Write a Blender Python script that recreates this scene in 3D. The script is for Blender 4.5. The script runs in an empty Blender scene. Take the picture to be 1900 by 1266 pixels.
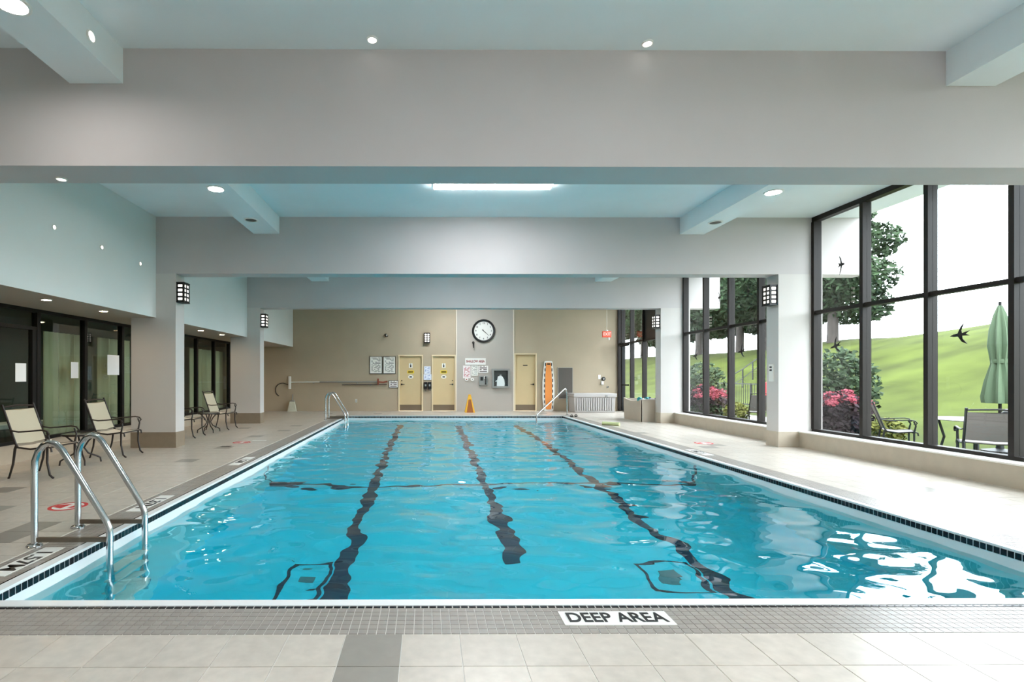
import bpy, math, random
from mathutils import Vector, noise

random.seed(7)
SC = bpy.context.scene
COL = SC.collection

# ------------------------------------------------------------------ camera
F, H = 945.0, 1.40                      # focal length in pixels of the 1900x1266 frame, eye height
YAW = math.radians(0.3)
cam = bpy.data.cameras.new('camera')
cam.sensor_width = 36.0
cam.lens = F / 1900.0 * 36.0
cam.shift_x = (950.0 - (792.0 + F * math.tan(YAW))) / 1900.0
cam.shift_y = (697.0 - 633.0) / 1900.0
cam.clip_start, cam.clip_end = 0.05, 300
camo = bpy.data.objects.new('camera', cam)
camo.location = (0, 0, H)
camo.rotation_euler = (math.pi / 2, 0, -YAW)
COL.objects.link(camo)
SC.camera = camo

# ------------------------------------------------------------------ sky and exposure
world = bpy.data.worlds.new('overcast_sky')
SC.world = world
world.use_nodes = True
wn = world.node_tree
bg = wn.nodes['Background']
bg.inputs['Color'].default_value = (0.86, 0.93, 1.0, 1)
bg.inputs['Strength'].default_value = 8.8
SC.view_settings.view_transform = 'Standard'
SC.view_settings.look = 'None'
SC.view_settings.exposure = 0.5
SC.view_settings.gamma = 1.0
SC.view_settings.use_curve_mapping = False
cy = SC.cycles
cy.use_denoising = True
cy.max_bounces = 10
cy.diffuse_bounces = 5
cy.use_adaptive_sampling = True
cy.adaptive_threshold = 0.02
cy.glossy_bounces = 5
cy.transmission_bounces = 8
cy.transparent_max_bounces = 12
cy.caustics_refractive = True
cy.caustics_reflective = False
cy.sample_clamp_indirect = 8.0

LAMP = 2.9                                # strength of the electric lamps

# ------------------------------------------------------------------ materials
def lin(c):
    return tuple(((v / 255.0) / 12.92 if v / 255.0 <= 0.04045 else ((v / 255.0 + 0.055) / 1.055) ** 2.4) for v in c) + (1.0,)

MATS = {}
def mat(name, rgb, rough=0.6, metal=0.0, var=0.0, scale=6.0, bump=0.0, bscale=60.0, spec=0.5, stretch=None):
    if name in MATS:
        return MATS[name]
    m = bpy.data.materials.new(name)
    m.use_nodes = True
    nt = m.node_tree
    b = nt.nodes['Principled BSDF']
    b.inputs['Base Color'].default_value = lin(rgb)
    b.inputs['Roughness'].default_value = rough
    b.inputs['Metallic'].default_value = metal
    b.inputs['Specular IOR Level'].default_value = spec
    if var or bump:
        g = nt.nodes.new('ShaderNodeNewGeometry')
        src = g.outputs['Position']
        if stretch:
            mp = nt.nodes.new('ShaderNodeMapping')
            mp.inputs['Scale'].default_value = stretch
            nt.links.new(src, mp.inputs['Vector'])
            src = mp.outputs['Vector']
    if var:
        n = nt.nodes.new('ShaderNodeTexNoise')
        n.inputs['Scale'].default_value = scale
        n.inputs['Detail'].default_value = 4
        nt.links.new(src, n.inputs['Vector'])
        r = nt.nodes.new('ShaderNodeValToRGB')
        c = lin(rgb)
        r.color_ramp.elements[0].position = 0.3
        r.color_ramp.elements[1].position = 0.7
        r.color_ramp.elements[0].color = tuple(v * (1 - var) for v in c[:3]) + (1,)
        r.color_ramp.elements[1].color = tuple(min(1, v * (1 + var)) for v in c[:3]) + (1,)
        nt.links.new(n.outputs['Fac'], r.inputs['Fac'])
        nt.links.new(r.outputs['Color'], b.inputs['Base Color'])
    if bump:
        n2 = nt.nodes.new('ShaderNodeTexNoise')
        n2.inputs['Scale'].default_value = bscale
        n2.inputs['Detail'].default_value = 3
        nt.links.new(src, n2.inputs['Vector'])
        bp = nt.nodes.new('ShaderNodeBump')
        bp.inputs['Strength'].default_value = bump
        bp.inputs['Distance'].default_value = 0.01
        nt.links.new(n2.outputs['Fac'], bp.inputs['Height'])
        nt.links.new(bp.outputs['Normal'], b.inputs['Normal'])
    MATS[name] = m
    return m

def emit(name, rgb, strength):
    if name in MATS:
        return MATS[name]
    m = bpy.data.materials.new(name)
    m.use_nodes = True
    b = m.node_tree.nodes['Principled BSDF']
    b.inputs['Base Color'].default_value = lin(rgb)
    b.inputs['Emission Color'].default_value = lin(rgb)
    b.inputs['Emission Strength'].default_value = strength
    MATS[name] = m
    return m

def tile_mat(name, rgb, pitch, off, rough, var, cloud=0.06):
    """tiles that differ a little in tone, one tone for each cell of the laid grid"""
    m = bpy.data.materials.new(name)
    m.use_nodes = True
    nt = m.node_tree
    L = nt.links.new
    b = nt.nodes['Principled BSDF']
    b.inputs['Roughness'].default_value = rough
    g = nt.nodes.new('ShaderNodeNewGeometry')
    a = nt.nodes.new('ShaderNodeVectorMath'); a.operation = 'SUBTRACT'
    a.inputs[1].default_value = (off[0], off[1], 0)
    L(g.outputs['Position'], a.inputs[0])
    d = nt.nodes.new('ShaderNodeVectorMath'); d.operation = 'DIVIDE'
    d.inputs[1].default_value = (pitch, pitch, 1)
    L(a.outputs[0], d.inputs[0])
    s = nt.nodes.new('ShaderNodeSeparateXYZ')
    L(d.outputs[0], s.inputs[0])
    f1 = nt.nodes.new('ShaderNodeMath'); f1.operation = 'FLOOR'
    f2 = nt.nodes.new('ShaderNodeMath'); f2.operation = 'FLOOR'
    L(s.outputs['X'], f1.inputs[0]); L(s.outputs['Y'], f2.inputs[0])
    cx = nt.nodes.new('ShaderNodeCombineXYZ')
    L(f1.outputs[0], cx.inputs['X']); L(f2.outputs[0], cx.inputs['Y'])
    w = nt.nodes.new('ShaderNodeTexWhiteNoise')
    L(cx.outputs[0], w.inputs['Vector'])
    n = nt.nodes.new('ShaderNodeTexNoise')
    n.inputs['Scale'].default_value = 14; n.inputs['Detail'].default_value = 6
    L(g.outputs['Position'], n.inputs['Vector'])
    mx = nt.nodes.new('ShaderNodeMath'); mx.operation = 'MULTIPLY_ADD'
    mx.inputs[1].default_value = cloud * 4
    L(n.outputs['Fac'], mx.inputs[0])
    m2 = nt.nodes.new('ShaderNodeMath'); m2.operation = 'MULTIPLY_ADD'
    m2.inputs[1].default_value = var * 2; m2.inputs[2].default_value = 1 - var - cloud * 2
    L(w.outputs['Value'], m2.inputs[0])
    L(m2.outputs[0], mx.inputs[2])
    v = nt.nodes.new('ShaderNodeVectorMath'); v.operation = 'SCALE'
    v.inputs[0].default_value = lin(rgb)[:3]
    L(mx.outputs[0], v.inputs['Scale'])
    L(v.outputs[0], b.inputs['Base Color'])
    MATS[name] = m
    return m

def page_mat(name, paper, ink, sx, sz, dens=0.5):
    """printed page: lines of small text as flat print"""
    m = bpy.data.materials.new(name)
    m.use_nodes = True
    nt = m.node_tree
    L = nt.links.new
    b = nt.nodes['Principled BSDF']
    b.inputs['Roughness'].default_value = 0.4
    tc = nt.nodes.new('ShaderNodeTexCoord')
    s = nt.nodes.new('ShaderNodeSeparateXYZ')
    L(tc.outputs['Generated'], s.inputs[0])
    row = nt.nodes.new('ShaderNodeMath'); row.operation = 'MULTIPLY'; row.inputs[1].default_value = sz
    L(s.outputs['Z'], row.inputs[0])
    fr = nt.nodes.new('ShaderNodeMath'); fr.operation = 'FRACT'; L(row.outputs[0], fr.inputs[0])
    fl = nt.nodes.new('ShaderNodeMath'); fl.operation = 'FLOOR'; L(row.outputs[0], fl.inputs[0])
    gt = nt.nodes.new('ShaderNodeMath'); gt.operation = 'GREATER_THAN'; gt.inputs[1].default_value = 0.5
    L(fr.outputs[0], gt.inputs[0])
    wx = nt.nodes.new('ShaderNodeMath'); wx.operation = 'MULTIPLY'; wx.inputs[1].default_value = sx
    L(s.outputs['X'], wx.inputs[0])
    fx = nt.nodes.new('ShaderNodeMath'); fx.operation = 'FLOOR'; L(wx.outputs[0], fx.inputs[0])
    cb = nt.nodes.new('ShaderNodeCombineXYZ'); L(fx.outputs[0], cb.inputs[0]); L(fl.outputs[0], cb.inputs[1])
    wnz = nt.nodes.new('ShaderNodeTexWhiteNoise'); L(cb.outputs[0], wnz.inputs['Vector'])
    lt = nt.nodes.new('ShaderNodeMath'); lt.operation = 'LESS_THAN'; lt.inputs[1].default_value = dens
    L(wnz.outputs['Value'], lt.inputs[0])
    mu = nt.nodes.new('ShaderNodeMath'); mu.operation = 'MULTIPLY'; L(gt.outputs[0], mu.inputs[0]); L(lt.outputs[0], mu.inputs[1])
    # margins
    def band(sock, lo, hi):
        a1 = nt.nodes.new('ShaderNodeMath'); a1.operation = 'GREATER_THAN'; a1.inputs[1].default_value = lo; L(sock, a1.inputs[0])
        a2 = nt.nodes.new('ShaderNodeMath'); a2.operation = 'LESS_THAN'; a2.inputs[1].default_value = hi; L(sock, a2.inputs[0])
        a3 = nt.nodes.new('ShaderNodeMath'); a3.operation = 'MULTIPLY'; L(a1.outputs[0], a3.inputs[0]); L(a2.outputs[0], a3.inputs[1])
        return a3.outputs[0]
    bx_, bz_ = band(s.outputs['X'], 0.12, 0.88), band(s.outputs['Z'], 0.08, 0.94)
    m3 = nt.nodes.new('ShaderNodeMath'); m3.operation = 'MULTIPLY'; L(bx_, m3.inputs[0]); L(bz_, m3.inputs[1])
    m4 = nt.nodes.new('ShaderNodeMath'); m4.operation = 'MULTIPLY'; L(m3.outputs[0], m4.inputs[0]); L(mu.outputs[0], m4.inputs[1])
    mix = nt.nodes.new('ShaderNodeMix'); mix.data_type = 'RGBA'
    mix.inputs['A'].default_value = lin(paper); mix.inputs['B'].default_value = lin(ink)
    L(m4.outputs[0], mix.inputs['Factor'])
    L(mix.outputs['Result'], b.inputs['Base Color'])
    MATS[name] = m
    return m

def glass_mat(name, tint, fresnel=1.5, alpha_tint=(1, 1, 1, 1)):
    m = bpy.data.materials.new(name)
    m.use_nodes = True
    nt = m.node_tree
    nt.nodes.clear()
    out = nt.nodes.new('ShaderNodeOutputMaterial')
    t = nt.nodes.new('ShaderNodeBsdfTransparent'); t.inputs['Color'].default_value = tint
    g = nt.nodes.new('ShaderNodeBsdfGlossy'); g.inputs['Roughness'].default_value = 0.0
    fr = nt.nodes.new('ShaderNodeFresnel'); fr.inputs['IOR'].default_value = fresnel
    mx = nt.nodes.new('ShaderNodeMixShader')
    ge = nt.nodes.new('ShaderNodeNewGeometry')
    inv = nt.nodes.new('ShaderNodeMath'); inv.operation = 'SUBTRACT'; inv.inputs[0].default_value = 1.0
    nt.links.new(ge.outputs['Backfacing'], inv.inputs[1])
    mu = nt.nodes.new('ShaderNodeMath'); mu.operation = 'MULTIPLY'
    nt.links.new(fr.outputs[0], mu.inputs[0]); nt.links.new(inv.outputs[0], mu.inputs[1])
    nt.links.new(mu.outputs[0], mx.inputs[0])      # reflect on the outer face of the pane only
    nt.links.new(t.outputs[0], mx.inputs[1])
    nt.links.new(g.outputs[0], mx.inputs[2])
    nt.links.new(mx.outputs[0], out.inputs['Surface'])
    MATS[name] = m
    return m

def water_mat():
    m = bpy.data.materials.new('water')
    m.use_nodes = True
    b = m.node_tree.nodes['Principled BSDF']
    b.inputs['Base Color'].default_value = (0.60, 1.0, 0.995, 1)
    b.inputs['Roughness'].default_value = 0.0
    b.inputs['IOR'].default_value = 1.33
    b.inputs['Transmission Weight'].default_value = 1.0
    MATS['water'] = m
    return m

M_CEIL = mat('ceiling_paint', (232, 238, 240), 0.8, var=0.02, scale=1.5)
M_BEAM = mat('beam_paint_taupe', (194, 188, 187), 0.75, var=0.025, scale=1.2, bump=0.05, bscale=90)
M_WALL = mat('wall_paint_pale_grey', (220, 224, 222), 0.75, var=0.02, scale=1.0)
M_COLM = mat('column_paint_warm_grey', (204, 199, 195), 0.75, var=0.02, scale=1.0)
M_FAR = mat('far_wall_paint_tan', (180, 165, 142), 0.7, var=0.04, scale=1.2, bump=0.06, bscale=90)
M_FARG = mat('far_wall_panel_grey', (180, 173, 164), 0.7, var=0.03, scale=1.2, bump=0.06, bscale=90)
M_SOFF = mat('soffit_underside', (176, 166, 152), 0.8)
M_BASE = mat('column_base_tile', (140, 126, 108), 0.4, var=0.06, scale=8)
M_SILL = mat('sill_tile_beige', (186, 174, 156), 0.45, var=0.05, scale=7)
M_SILLT = mat('sill_top_white', (235, 232, 226), 0.4)
M_TRIM = mat('pale_trim', (222, 212, 196), 0.6)
M_FRAME = mat('dark_bronze_frame', (36, 31, 29), 0.5, spec=0.25)
M_FRAMEB = mat('black_frame', (20, 20, 20), 0.5, spec=0.25)
M_GROUT = mat('grout', (226, 224, 219), 0.8)
M_WHITE = mat('glossy_white_tile', (240, 242, 242), 0.25)
M_BLACKT = mat('glossy_black_tile', (14, 15, 22), 0.2)
M_LANE = mat('lane_line_navy', (6, 40, 70), 0.5)
M_POOLW = mat('pool_wall_pale_aqua', (130, 232, 240), 0.5)
M_POOLF = mat('pool_floor_aqua', (22, 216, 246), 0.5, var=0.05, scale=1.5)
M_STEEL = mat('stainless_steel', (205, 207, 208), 0.18, metal=1.0)
M_BROWNM = mat('dark_brown_metal', (38, 30, 26), 0.4)
M_SLING = mat('beige_sling_fabric', (190, 182, 160), 0.8, bump=0.15, bscale=220)
M_SEATW = mat('pale_seat_fabric', (216, 208, 192), 0.8)
M_BLACK = mat('black_plastic', (16, 16, 17), 0.45)
M_WHITEP = mat('white_plastic', (236, 235, 230), 0.45)
M_DOOR = mat('door_paint_tan', (206, 184, 142), 0.5, var=0.02, scale=3)
M_DOORF = mat('door_frame_cream', (226, 208, 172), 0.5)
M_KICK = mat('kick_plate_bronze', (120, 105, 86), 0.4, metal=0.2)
M_GREYM = mat('grey_metal', (150, 150, 146), 0.4, metal=0.3)
M_DGREY = mat('dark_grey_panel', (88, 82, 76), 0.5)
M_YELLOW = mat('yellow_plastic', (224, 168, 34), 0.4)
M_YELLOWS = mat('yellow_sticker', (240, 205, 40), 0.4)
M_ORANGE = mat('orange_plastic', (240, 150, 72), 0.45)
M_RED = mat('red_print', (196, 34, 40), 0.5)
M_DKRED = mat('dark_red_print', (140, 30, 36), 0.5)
M_TAUPE = mat('taupe_resin', (186, 174, 158), 0.55, var=0.03, scale=5)
M_RESIN = mat('pale_grey_resin', (188, 184, 182), 0.5)
M_TEAL = mat('teal_foam', (40, 150, 160), 0.6)
M_LIME = mat('lime_foam', (186, 194, 142), 0.7)
M_PAPER = mat('white_paper', (240, 242, 244), 0.7)
M_BRISTLE = mat('grey_bristle', (206, 208, 190), 0.9, var=0.1, scale=60, stretch=(3, 3, 0.2))
M_COPPER = mat('copper_coupling', (150, 84, 66), 0.4, metal=0.4)
M_CURTAIN = mat('beige_curtain', (214, 204, 176), 0.9, var=0.08, scale=3, stretch=(1, 6, 0.4))
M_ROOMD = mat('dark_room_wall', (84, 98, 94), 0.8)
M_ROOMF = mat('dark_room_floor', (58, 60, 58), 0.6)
M_LAWN = mat('lawn_grass', (58, 66, 24), 0.95, var=0.36, scale=0.55, bump=0.6, bscale=9, spec=0.1)
M_LEAF = mat('tree_leaf', (42, 58, 36), 0.8, var=0.5, scale=1.1, spec=0.2)
M_LEAF2 = mat('shrub_leaf', (48, 64, 42), 0.8, var=0.5, scale=5, spec=0.2)
M_LEAF3 = mat('yellow_leaf', (104, 106, 46), 0.8, var=0.3, scale=6, spec=0.2)
M_DARKLEAF = mat('purple_dark_leaf', (44, 32, 38), 0.8, var=0.4, scale=6, spec=0.2)
M_PETAL = mat('pink_petal', (150, 58, 74), 0.8, var=0.2, scale=8)
M_BARK = mat('bark', (50, 44, 40), 0.9, var=0.3, scale=6)
M_PATIO = mat('patio_paving', (116, 115, 110), 0.8, var=0.06, scale=2)
M_GREENF = mat('green_parasol_fabric', (78, 96, 72), 0.8)
M_GREYSL = mat('grey_sling_fabric', (98, 92, 90), 0.8)
M_EXT = mat('exterior_stucco', (222, 218, 206), 0.8)
M_DECAL = mat('bird_decal', (22, 20, 20), 0.6)
M_LIGHT = emit('lamp_lens_lit', (255, 250, 244), 45.0 * LAMP)
M_LIGHTW = emit('lamp_lens_warm', (255, 222, 176), 45.0 * LAMP)
M_LIGHTS = emit('small_lamp_lens', (255, 250, 240), 1.2 * LAMP)
M_TUBE = emit('fluorescent_diffuser', (250, 252, 255), 16.0 * LAMP)
M_SCPANE = emit('sconce_pane_lit', (255, 248, 238), 0.5 * LAMP)
M_EXITG = emit('exit_panel_lit', (224, 70, 48), 0.9)
GLASS = glass_mat('window_glass', (0.97, 0.985, 0.98, 1), 1.45)
GLASSD = glass_mat('tinted_partition_glass', (0.80, 0.88, 0.85, 1), 1.65)
WATER = water_mat()
M_TILE = tile_mat('floor_tile_beige', (199, 190, 179), 0.305, (-0.131, 2.755), 0.28, 0.045, 0.10)
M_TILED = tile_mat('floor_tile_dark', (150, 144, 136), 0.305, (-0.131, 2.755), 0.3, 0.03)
M_MOSA = tile_mat('mosaic_tile_grey', (154, 147, 140), 0.0508, (-0.131, 2.755), 0.35, 0.07, 0.03)
M_PAGE = page_mat('printed_page', (238, 236, 228), (96, 96, 92), 9, 17, 0.62)
M_PAGER = page_mat('printed_page_red', (240, 232, 230), (176, 70, 76), 7, 9, 0.7)
M_PAGEB = page_mat('printed_page_blue', (226, 232, 244), (110, 130, 190), 6, 8, 0.5)
M_PAGEK = page_mat('printed_page_bold', (240, 238, 234), (70, 50, 50), 6, 4, 0.75)

# ------------------------------------------------------------------ mesh helpers
class MB:
    def __init__(self):
        self.v, self.f = [], []
    def quad(self, *pts):
        n = len(self.v)
        self.v += [tuple(p) for p in pts]
        self.f.append(tuple(range(n, n + len(pts))))
        return self
    def box(self, x0, x1, y0, y1, z0, z1, bottom=True):
        n = len(self.v)
        self.v += [(x0, y0, z0), (x1, y0, z0), (x1, y1, z0), (x0, y1, z0), (x0, y0, z1), (x1, y0, z1), (x1, y1, z1), (x0, y1, z1)]
        fs = [(4, 5, 6, 7), (0, 1, 5, 4), (1, 2, 6, 5), (2, 3, 7, 6), (3, 0, 4, 7)]
        if bottom:
            fs.append((3, 2, 1, 0))
        self.f += [tuple(n + i for i in q) for q in fs]
        return self
    def rbox(self, x0, x1, y0, y1, z0, z1, c):
        """box with chamfered vertical and top edges"""
        def ring(d, z):
            return [(x0 + d, y0 + c, z), (x0 + c, y0 + d, z), (x1 - c, y0 + d, z), (x1 - d, y0 + c, z),
                    (x1 - d, y1 - c, z), (x1 - c, y1 - d, z), (x0 + c, y1 - d, z), (x0 + d, y1 - c, z)]
        def ring2(z):
            e = c * 0.9
            return [(x0 + e, y0 + c * 1.4, z), (x0 + c * 1.4, y0 + e, z), (x1 - c * 1.4, y0 + e, z), (x1 - e, y0 + c * 1.4, z),
                    (x1 - e, y1 - c * 1.4, z), (x1 - c * 1.4, y1 - e, z), (x0 + c * 1.4, y1 - e, z), (x0 + e, y1 - c * 1.4, z)]
        self.loft([ring2(z0), ring(0, z0 + c), ring(0, z1 - c), ring2(z1)], True)
        return self
    def loft(self, rings, caps=True):
        n = len(self.v)
        k = len(rings[0])
        for r in rings:
            self.v += [tuple(p) for p in r]
        for i in range(len(rings) - 1):
            for j in range(k):
                a, b = n + i * k + j, n + i * k + (j + 1) % k
                self.f.append((a, b, b + k, a + k))
        if caps:
            self.f.append(tuple(n + j for j in reversed(range(k))))
            self.f.append(tuple(n + (len(rings) - 1) * k + j for j in range(k)))
        return self
    def tube(self, pts, r, seg=8, caps=True, flat=None):
        pts = [Vector(p) for p in pts]
        rs = r if isinstance(r, (list, tuple)) else [r] * len(pts)
        rings = []
        up = None
        for i, p in enumerate(pts):
            if i == 0: t = pts[1] - p
            elif i == len(pts) - 1: t = p - pts[i - 1]
            else: t = (pts[i + 1] - p).normalized() + (p - pts[i - 1]).normalized()
            t.normalize()
            if up is None:
                up = Vector((0, 0, 1)) if abs(t.z) < 0.9 else Vector((0, 1, 0))
            a = t.cross(up)
            if a.length < 1e-5:
                a = t.orthogonal()
            a.normalize()
            b = a.cross(t).normalized()
            up = b
            rr = rs[i]
            fb = flat if flat else 1.0
            rings.append([tuple(p + a * (rr * math.cos(q)) + b * (rr * fb * math.sin(q))) for q in (2 * math.pi * k / seg for k in range(seg))])
        self.loft(rings, caps)
        return self
    def prism(self, poly, axis, a0, a1):
        """2-D outline swept along an axis; 'x': poly=(y,z), 'y': poly=(x,z), 'z': poly=(x,y)"""
        def P(u, v, a):
            return (a, u, v) if axis == 'x' else ((u, a, v) if axis == 'y' else (u, v, a))
        self.loft([[P(u, v, a0) for u, v in poly], [P(u, v, a1) for u, v in poly]], True)
        return self
    def disc(self, c, r, axis, t, seg=24):
        """short cylinder centred at c with thickness t along axis"""
        poly = [(r * math.cos(2 * math.pi * k / seg), r * math.sin(2 * math.pi * k / seg)) for k in range(seg)]
        m = MB().prism(poly, axis, -t / 2, t / 2)
        n = len(self.v)
        self.v += [(p[0] + c[0], p[1] + c[1], p[2] + c[2]) for p in m.v]
        self.f += [tuple(n + i for i in q) for q in m.f]
        return self
    def lathe(self, prof, c=(0, 0, 0), axis='z', seg=32, closed=False):
        """profile of (radius, height) turned round an axis"""
        n = len(self.v)
        k = len(prof)
        for s in range(seg):
            a = 2 * math.pi * s / seg
            for r, h in prof:
                u, v = r * math.cos(a), r * math.sin(a)
                p = (u, v, h) if axis == 'z' else ((u, h, v) if axis == 'y' else (h, u, v))
                self.v.append((p[0] + c[0], p[1] + c[1], p[2] + c[2]))
        for s in range(seg):
            s2 = (s + 1) % seg
            for j in range(k if closed else k - 1):
                j2 = (j + 1) % k
                self.f.append((n + s * k + j, n + s2 * k + j, n + s2 * k + j2, n + s * k + j2))
        return self
    def mesh(self, name, m, smooth=False, o=(0, 0, 0)):
        me = bpy.data.meshes.new(name)
        me.from_pydata([(a - o[0], b - o[1], c - o[2]) for a, b, c in self.v], [], self.f)
        me.materials.append(m)
        me.validate()
        import bmesh
        bm = bmesh.new(); bm.from_mesh(me)
        bmesh.ops.recalc_face_normals(bm, faces=bm.faces)
        bm.to_mesh(me); bm.free()
        if smooth:
            for p in me.polygons:
                p.use_smooth = True
            try:
                me.set_sharp_from_angle(angle=math.radians(40))
            except Exception:
                pass
        return me
    def build(self, name, m, parent=None, smooth=False, o=None):
        """link as one object; vertices are in the parent's space (or world when there is no parent)"""
        if o is None:
            o = (0, 0, 0)
            if parent is None and self.v:
                xs, ys, zs = zip(*self.v)
                o = ((min(xs) + max(xs)) / 2, (min(ys) + max(ys)) / 2, min(zs))
        ob = bpy.data.objects.new(name, self.mesh(name, m, smooth, o))
        COL.objects.link(ob)
        ob.location = o
        if parent is not None:
            ob.parent = parent
        return ob

def tag(o, label=None, cat=None, group=None, kind=None):
    if label: o['label'] = label
    if cat: o['category'] = cat
    if group: o['group'] = group
    if kind: o['kind'] = kind
    return o

def thing(name, label, cat, loc, rz=0.0, group=None, kind=None):
    e = bpy.data.objects.new(name, None)
    e.empty_display_size = 0.1
    COL.objects.link(e)
    e.location = loc
    e.rotation_euler = (0, 0, rz)
    return tag(e, label, cat, group, kind)

def dup(root, loc, rz, label):
    r = root.copy(); COL.objects.link(r)
    r.location = loc; r.rotation_euler = (0, 0, rz)
    r['label'] = label
    for ch in list(root.children):
        c = ch.copy(); COL.objects.link(c); c.parent = r
        for g in list(ch.children):
            d = g.copy(); COL.objects.link(d); d.parent = c
    return r

def share(name, me, loc, parent):
    ob = bpy.data.objects.new(name, me)
    COL.objects.link(ob)
    ob.location = loc
    ob.parent = parent
    return ob

def text(body, size, m, parent, loc, rot, name='lettering', bold=0.0, sx=1.0, ext=0.001, space=1.0):
    cu = bpy.data.curves.new(name, 'FONT')
    cu.body = body; cu.size = size
    cu.align_x = 'CENTER'; cu.align_y = 'CENTER'
    cu.extrude = ext; cu.offset = bold; cu.space_character = space
    cu.materials.append(m)
    tmp = bpy.data.objects.new(name, cu)
    me = bpy.data.meshes.new_from_object(tmp)
    bpy.data.objects.remove(tmp)
    ob = bpy.data.objects.new(name, me)
    COL.objects.link(ob)
    ob.location = loc; ob.rotation_euler = rot; ob.scale = (sx, 1, 1)
    if parent is not None:
        ob.parent = parent
    return ob

def floor_at(x, y):
    d = F * H / (y - 697.0)
    return ((x - 792.0) * d / F, d)

# ------------------------------------------------------------------ dimensions
XL, XR = -6.62, 7.57            # glass partition on the left, window wall on the right
YB, YF = -2.6, 20.0             # wall behind the viewer, far wall
ZC, ZB, ZS = 4.48, 3.375, 2.52  # ceiling, beam undersides, low soffit
XS = -5.25                      # face of the bulkhead over the seating
PX0, PX1, PY0, PY1 = -2.76, 4.70, 3.17, 17.60       # inner faces of the pool
E = 0.105                       # coping and trim
HX0, HX1, HY0, HY1 = PX0 - E, PX1 + E, PY0 - E, PY1 + E
MW = 0.305                      # mosaic border
ZW = -0.15                      # water level
BEAMS = [(-0.25, 0.15), (4.81, 5.25), (9.90, 10.25), (14.90, 15.25)]

# ------------------------------------------------------------------ floor
fl = MB()
fl.box(XL - 0.1, HX0, YB, YF, -0.25, -0.004)
fl.box(HX1, XR + 0.1, YB, YF, -0.25, -0.004)
fl.box(HX0, HX1, YB, HY0, -0.25, -0.004)
fl.box(HX0, HX1, HY1, YF, -0.25, -0.004)
floor = fl.build('floor', M_GROUT, o=(0, 0, 0))
tag(floor, 'pale beige tiled pool deck with light grout', kind='structure')

P = 0.305
def cells(x0, x1, y0, y1):
    i0, i1 = math.floor((x0 + 0.131) / P + 1e-6), math.ceil((x1 + 0.131) / P - 1e-6)
    j0, j1 = math.floor((y0 - 2.755) / P + 1e-6), math.ceil((y1 - 2.755) / P - 1e-6)
    for i in range(i0, i1):
        for j in range(j0, j1):
            a0, a1 = max(x0, -0.131 + i * P), min(x1, -0.131 + (i + 1) * P)
            b0, b1 = max(y0, 2.755 + j * P), min(y1, 2.755 + (j + 1) * P)
            if a1 - a0 > 0.02 and b1 - b0 > 0.02:
                yield i, j, a0, a1, b0, b1

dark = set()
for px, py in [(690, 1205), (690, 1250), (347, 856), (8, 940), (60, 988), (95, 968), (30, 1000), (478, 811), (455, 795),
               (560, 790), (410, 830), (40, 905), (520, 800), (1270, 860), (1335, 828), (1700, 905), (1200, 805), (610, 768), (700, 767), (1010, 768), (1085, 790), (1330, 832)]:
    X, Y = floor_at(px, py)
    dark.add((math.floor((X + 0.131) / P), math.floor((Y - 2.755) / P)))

G = 0.0025
def in_view(x, y, z=0.0):
    if y < 0.3: return False
    u, v = 792 + x * F / y, 697 + (H - z) * F / y
    return -40 < u < 1940 and v < 1290

big, rest, restd = [], MB(), MB()
regions = [(XL, HX0 - MW, YB, YF), (HX1 + MW, XR, YB, YF), (HX0 - MW, HX1 + MW, YB, HY0 - MW), (HX0 - MW, HX1 + MW, HY1 + MW, YF)]
for rg in regions:
    for i, j, a0, a1, b0, b1 in cells(*rg):
        whole = (a1 - a0 > P - 0.002) and (b1 - b0 > P - 0.002)
        c = ((a0 + a1) / 2, (b0 + b1) / 2)
        big.append((c[1] if (whole and in_view(*c)) else 1e6, whole, i, j, a0, a1, b0, b1))
big.sort(key=lambda t: t[0])
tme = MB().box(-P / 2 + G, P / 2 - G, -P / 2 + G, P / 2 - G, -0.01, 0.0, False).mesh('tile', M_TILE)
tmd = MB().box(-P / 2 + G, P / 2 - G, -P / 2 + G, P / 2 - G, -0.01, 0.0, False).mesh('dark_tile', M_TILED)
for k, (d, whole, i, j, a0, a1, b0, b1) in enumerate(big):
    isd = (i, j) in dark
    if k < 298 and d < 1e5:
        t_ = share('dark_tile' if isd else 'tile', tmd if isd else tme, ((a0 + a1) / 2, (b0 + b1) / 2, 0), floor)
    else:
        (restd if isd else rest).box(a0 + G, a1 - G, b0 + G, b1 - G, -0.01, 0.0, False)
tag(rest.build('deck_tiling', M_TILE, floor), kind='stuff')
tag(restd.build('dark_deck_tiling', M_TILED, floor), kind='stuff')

# mosaic border round the pool
Q = P / 6.0
ms = []
def mosaic(x0, x1, y0, y1):
    nx, ny = max(1, round((x1 - x0) / Q)), max(1, round((y1 - y0) / Q))
    for i in range(nx):
        for j in range(ny):
            ms.append((x0 + (x1 - x0) * i / nx, x0 + (x1 - x0) * (i + 1) / nx, y0 + (y1 - y0) * j / ny, y0 + (y1 - y0) * (j + 1) / ny))
mosaic(HX0 - MW, HX1 + MW, HY0 - MW, HY0)
mosaic(HX0 - MW, HX1 + MW, HY1, HY1 + MW)
mosaic(HX0 - MW, HX0, HY0, HY1)
mosaic(HX1, HX1 + MW, HY0, HY1)
ms.sort(key=lambda t: (t[2] + t[3]) / 2 if in_view((t[0] + t[1]) / 2, (t[2] + t[3]) / 2) else 1e6)
g2 = 0.0022
mme = MB().box(-Q / 2 + g2, Q / 2 - g2, -Q / 2 + g2, Q / 2 - g2, -0.008, 0.0, False).mesh('mosaic_tile', M_MOSA)
mr = MB()
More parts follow.
